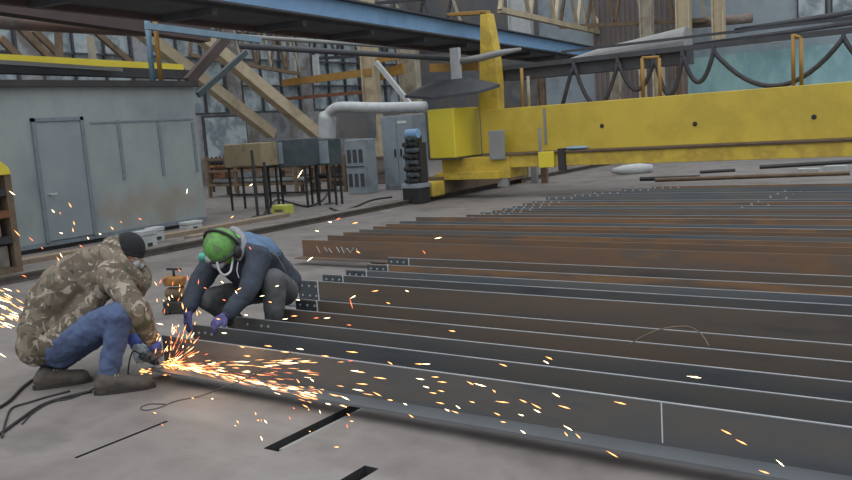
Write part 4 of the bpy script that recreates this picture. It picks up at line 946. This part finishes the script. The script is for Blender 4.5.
w = MB(); w.tube([S(231, 258, 6.33), S(236, 252, 6.36)], .008, 6); w.build('yellow_strap', M['hivis'], root, smooth=True)
# grey hood collar
w = MB(); w.tube(smooth_pts([S(232, 229, 6.6), S(239, 233, 6.52), S(243, 241, 6.45), S(242, 251, 6.40), S(237, 260, 6.36)]), .030, 10); w.cap(S(238, 240, 6.6), S(246, 246, 6.62), .06, .06)
gh = w.build('grey_hood', M['greyhood'], jk); remesh(gh, .010, 3, .012, .05)
w = MB(); w.tube(smooth_pts([S(238, 262, 6.33), S(237, 271, 6.3), S(239, 278, 6.3)]), .0045, 6); w.build('drawstring', M['white'], jk, smooth=True)
# gloves: his right hand holds the bar end, the left rests on top
ztop = ZB+BH
hp = V((-4.99, 3.99, ztop))
glove(root, wrR, hp-wrR+V((-.03, -.02, -.05)), -FWD*.6+RGT*-.7+UPV*.2, 1, M['glove_violet'], M['glove_violet'], elR, scale=1.1, curl=.35)
hq = PY(214, 322, 3.985); 
glove(root, wrL, PY(213, 325, 3.99)-wrL, UPV*.7-FWD*.5, -1, M['glove_violet'], M['glove_violet'], elL, scale=1.1, curl=.55)

# rusty torch carriage behind the hands
q = Gz(178, 312); bx_, by_ = q.x, q.y
t = thing('cutting_carriage', (bx_, by_, 0), 'small rusty orange cutting machine with a black top handle behind the gloved hands', 'machine')
def cam_box(w, c, hr, hu_, hf): return w.obox(c, RGT*hr, V((0, 0, hu_)), V((FWD.x, FWD.y, 0)).normalized()*hf)
w = MB(); cam_box(w, V((bx_, by_, .06)), .11, .06, .1); w.build('chassis', M['iron'], t, bevel=.01)
w = MB(); w.cap(V((bx_, by_, .19))-RGT*.05, V((bx_, by_, .19))+RGT*.05, .06, .06); w.build('motor', M['tan'], t, smooth=True)
w = MB(); cam_box(w, V((bx_, by_, .315)), .10, .045, .07); w.build('gearbox', M['orange'], t, bevel=.02)
w = MB(); w.cyl(V((bx_, by_, .35)), V((bx_, by_, .43)), .012); w.cap(V((bx_, by_, .43))-RGT*.06, V((bx_, by_, .43))+RGT*.07, .012, .012); w.build('handle', M['black'], t, smooth=True)
w = MB(); w.cyl(V((bx_, by_, .22))+RGT*.07, V((bx_, by_, .34))+RGT*.07, .018); w.build('torch', M['rusty'], t)
for k in (-1, 1):
    for j in (-1, 1):
        c = V((bx_, by_, .035))+RGT*.08*k+V((FWD.x, FWD.y, 0))*.09*j; w = MB(); w.cyl(c, c+V((FWD.x, FWD.y, 0))*.03*j, .035, n=14); w.build('wheel', M['iron'], t)

# ---------------------------------------------------------------- sparks
rs_ = random.Random(11)
def sliver(w, c, d, L, th):
    d = V(d).normalized(); a, b_ = w.frame(d)
    w.add([c-d*L/2]+[c+d*L*.12+(a*math.cos(k*math.pi/2)+b_*math.sin(k*math.pi/2))*th for k in range(4)]+[c+d*L/2], [(0, 1, 2), (0, 2, 3), (0, 3, 4), (0, 4, 1), (5, 2, 1), (5, 3, 2), (5, 4, 3), (5, 1, 4)])
protos = {}
def proto_mesh(mt, k):
    key = (mt, k)
    if key not in protos:
        w = MB(); sliver(w, V((0, 0, 0)), V((1, 0, 0)), .045*(.6+.4*k), .0033)
        me = bpy.data.meshes.new('spark'); me.from_pydata([tuple(v) for v in w.v], [], w.f); me.materials.append(M[mt]); protos[key] = me
    return protos[key]
def spark(px, py, dep, Lpx, ang, mt, label, group, th=1.0, lane=None):
    p = S(px, py, dep)
    if lane is not None: p = PY(px, py, lane)
    if p.z < .03: p = Gz(px, py, .05)
    d = RGT*math.cos(ang)-UPV*math.sin(ang)+FWD*rs_.uniform(-.25, .25)
    o = bpy.data.objects.new('spark', proto_mesh(mt, 0)); COL.objects.link(o)
    Lm = Lpx*dep/FPX; s_ = Lm/.027
    o.location = p; o.rotation_mode = 'QUATERNION'; o.rotation_quaternion = d.to_track_quat('X', 'Z'); o.scale = (s_, th*dep/5.5, th*dep/5.5)
    tag(o, label, 'spark', group)
A_ = .28
# sparks over the front bar face, seen one by one in the photograph
front = [(160,324,8,.2),(352,352,12,.1),(435,377,8,.1),(420,379,9,.15),(442,382,10,.1),(470,383,8,.5),(480,385,13,.25),(502,402,14,.12),(536,406,11,.5),(537,411,8,.5),(564,407,12,.25),(523,401,8,.4),(556,395,8,.5),(494,391,5,.7),
 (620,403,12,.25),(694,377,12,.1),(503,365,9,.35),(549,358,8,.4),(546,362,6,.5),(452,331,7,.15),(419,364,9,.05),(426,364,9,.0),(726,432,10,.45),(741,442,10,.45),(780,463,8,.7),(764,472,9,.3),(612,454,12,.5),(568,428,10,.5),(578,436,7,.8),(566,434,6,.9),(523,432,6,.6),(503,422,6,.2),(497,414,7,.4),(521,415,6,.3),(440,403,9,.2),(455,412,8,.3),(447,410,6,.5),(411,416,7,.6),(433,393,8,.2),(426,387,7,.3),(441,391,7,.2),
 (360,372,11,.1),(355,371,9,.1),(380,378,13,.1),(362,384,12,.1),(358,390,11,.15),(377,394,10,.5),(333,395,9,.3),(345,398,10,.5),(305,406,7,.5),(344,406,7,.5),(312,380,5,.6),(320,392,6,.7),(298,381,6,.9),(328,404,6,.3),(285,352,10,.05),(287,362,12,.05),(268,366,9,.1),(247,356,8,.1),(268,346,9,.1),(300,349,8,.1),(325,356,8,.1),(242,347,6,.2),(224,333,6,.1),(218,319,5,.1),(390,363,6,.5),(405,404,5,.4),(390,400,6,.1),(472,402,6,.3),(458,407,6,.6)]
for i, (x, y, L, a) in enumerate(front):
    spark(x, y, {0: 5.0, 1: 5.2, 2: 5.4}[i % 3] if x > 400 else 5.75, L*.85, a, ['spark_hot', 'spark', 'spark'][i % 3], 'glowing spark streaking past the face of the nearest steel bar', 'sparks over the front steel bar', 1.0, 3.3+.1*(i % 3))
shed_ = [(12,193,9,.6),(17,233,11,.8),(31,239,9,.7),(61,233,5,.4),(73,230,6,1.3),(81,246,5,.7),(61,255,7,1.0),(58,259,7,1.0),(24,276,8,.3),(53,211,6,.8),(112,228,6,.9),(140,219,5,.4),(187,191,7,1.7),(70,205,7,1.1),(121,222,4,.5),(88,238,4,.9),(18,291,5,.6),(42,248,4,.8),(100,234,4,.5),(74,223,6,1.4),(60,213,4,.9)]
for i, (x, y, L, a) in enumerate(shed_): spark(x, y, 5.5, L*.85, a, ['spark_hot', 'spark', 'spark_red'][i % 3], 'small glowing spark flying up before the grey shed wall', 'sparks before the grey shed')
mid = [(300,174,12,-1.0),(232,217,5,-.6),(251,185,5,-.6),(338,219,7,-.4),(330,222,5,.1),(355,223,8,-.2),(438,238,9,-.2),(424,252,6,.9),(310,259,9,-.6),(375,291,9,-.15),(353,297,8,-.5),(351,303,16,1.3),(277,286,5,-.3),(294,316,8,-.05),(327,318,8,-.1),(316,318,7,-.1),(285,319,7,-.1),(358,252,6,.5),(317,231,5,.2),(250,248,5,.9),(236,292,5,.9),(239,289,7,-.5),(246,315,5,.2),(224,300,5,.3),(262,296,6,-.3),(270,302,5,.2),(298,300,5,.1),(205,288,4,.3),(222,282,5,.5),(388,303,6,.3),(407,291,5,.4),(349,325,6,.1)]
for i, (x, y, L, a) in enumerate(mid): spark(x, y, 5.6, L*.85, a, ['spark_hot', 'spark', 'spark_hot', 'spark_red'][i % 4], 'lone glowing spark drifting high above the bar ends and the green capped person', 'sparks above the bar ends')
# rising sparks between the two people
for i in range(52):
    t_ = rs_.random(); x = 169+rs_.gauss(0, 15)+6*t_; y = 352-t_*108*rs_.random()**.6
    spark(x, y, 5.75, rs_.uniform(2.5, 6.5), rs_.uniform(.7, 2.2), rs_.choice(['spark_hot', 'spark', 'spark', 'spark_red']), 'tiny hot spark rising between the two crouching people', 'sparks rising between the people')
# floor sparks
for i in range(20):
    x = rs_.uniform(150, 360); y = rs_.uniform(392+(x-150)*.1, 425+(x-150)*.12)
    spark(x, y, 5.35, rs_.uniform(2, 4.5), rs_.uniform(0, 1.6), rs_.choice(['spark_hot', 'spark', 'spark_red']), 'tiny spark low over the floor plates in front of the bar', 'sparks low over the floor')
# sparks thrown back at the left edge
for i in range(34):
    x = abs(rs_.gauss(0, 16)); y = 312+rs_.gauss(0, 15)+x*.15
    spark(x, y, 6.6, rs_.uniform(7, 15), rs_.uniform(.2, .6), rs_.choice(['spark_hot', 'spark', 'spark']), 'spark streaking in a cluster behind the camouflage jacket', 'sparks behind the camouflage jacket')
# dense fan leaving the disc
w = MB(); src = S(168, 367, 5.93)
for i in range(330):
    w.cur = rs_.choice([0, 1, 1, 2]) if True else 0
    t_ = rs_.random()**1.25; a = (.15+.07*t_+rs_.gauss(0, .022)) if rs_.random() < .42 else rs_.uniform(-.07, .27)
    rng = t_*150*(1 if rs_.random() < .85 else 1.35); x = 168+rng*math.cos(a); y = 365+rng*math.sin(a)*.95-rng*.0
    if rs_.random() < .14: a = rs_.uniform(-1.5, -.1); rng = rs_.uniform(4, 42); x = 168+rng*math.cos(a); y = 366+rng*math.sin(a)
    dd = RGT*math.cos(a)-UPV*math.sin(a)+FWD*rs_.uniform(-.15, .05); L = rs_.uniform(.03, .10)
    p_ = PY(x, y, 3.63-rs_.uniform(0, .16))
    if p_.z < .1: p_ = PY(x, y, 3.5)
    sliver(w, p_, dd, L, rs_.uniform(.0010, .0024))
for i in range(60):
    x = 168+rs_.gauss(0, 5); y = 366+rs_.gauss(0, 4); a = rs_.uniform(-.6, .8); sliver(w, PY(x+4, y, 3.6), RGT*math.cos(a)-UPV*math.sin(a), .03, .004)
for i in range(26):
    x = rs_.uniform(140, 160); sliver(w, S(x, 371+rs_.gauss(0, 1.5), 5.88), RGT, .025, .004)
tag(w.build('spark_spray', [M['spark_hot'], M['spark'], M['spark_red']], fix=False), 'dense fan of orange sparks bursting from the grinder disc along the front bar', 'sparks', kind='stuff')
gl = bpy.data.lights.new('spark_glow', 'POINT'); glo = bpy.data.objects.new('spark_glow', gl); COL.objects.link(glo); glo.location = PY(205, 362, 3.45); gl.energy = 1.0; gl.color = (1, .55, .22); gl.shadow_soft_size = .08
WORLD = 1.25
# ---------------------------------------------------------------- light
wd = bpy.data.worlds.new('sky'); sc.world = wd; wd.use_nodes = True
n, l = wd.node_tree.nodes, wd.node_tree.links; bg = n['Background']
tc = n.new('ShaderNodeTexCoord'); sp = n.new('ShaderNodeSeparateXYZ'); l.new(tc.outputs['Generated'], sp.inputs[0])
r = n.new('ShaderNodeValToRGB'); l.new(sp.outputs['Z'], r.inputs[0])
e = r.color_ramp.elements; e[0].position = 0; e[0].color = (.46, .47, .49, 1); e[1].position = .9; e[1].color = (.9, .92, .95, 1)
x = e.new(.25); x.color = (.62, .64, .67, 1)
l.new(r.outputs[0], bg.inputs[0]); bg.inputs[1].default_value = WORLD
sd = bpy.data.lights.new('daylight', 'SUN'); so = bpy.data.objects.new('daylight', sd); COL.objects.link(so); sd.energy = .9; sd.angle = 1.2; sd.color = (.95, .98, 1)
so.rotation_euler = V((.2, -.35, 1)).to_track_quat('Z', 'Y').to_euler()
sc.view_settings.view_transform = 'Standard'; sc.view_settings.look = 'None'; sc.view_settings.gamma = 1; sc.view_settings.exposure = .16; sc.view_settings.use_curve_mapping = False
sc.cycles.use_denoising = True; sc.cycles.max_bounces = 5; sc.cycles.diffuse_bounces = 3; sc.cycles.glossy_bounces = 3

# auto group: look-alike things share a group phrase
import re, collections
names = collections.defaultdict(list)
for o in COL.objects:
    if o.parent is None and o.get('category') and not o.get('group'): names[re.sub(r'\.\d+$', '', o.name)].append(o)
GR = dict(steel_angle_bar='steel angle bars laid side by side on bearers', switch_cabinet='cabinets on legs by the shed', storage_crate='crates between shed and crane', stored_pipe='pipes stored on racks', lattice_strut='lattice struts above the shed', diagonal_brace='cream diagonal braces', white_crate='white boxes by the shed', timber_bearer='timber bearers under the bars', storage_tin='tins in the rusty cabinet', hose='black hoses on the floor', cable='cables on the floor', cable_stand='thin upright stands', roof_truss='lattice roof trusses', junction_box='small pale boxes on the teal wall', scrap_bar='scrap bars beyond the far stack', wall_pipe='pipes on the far wall')
for k, v in names.items():
    if len(v) > 1 and k != 'person':
        for o in v: o['group'] = GR.get(k, k.replace('_', ' ')+'s in the workshop')
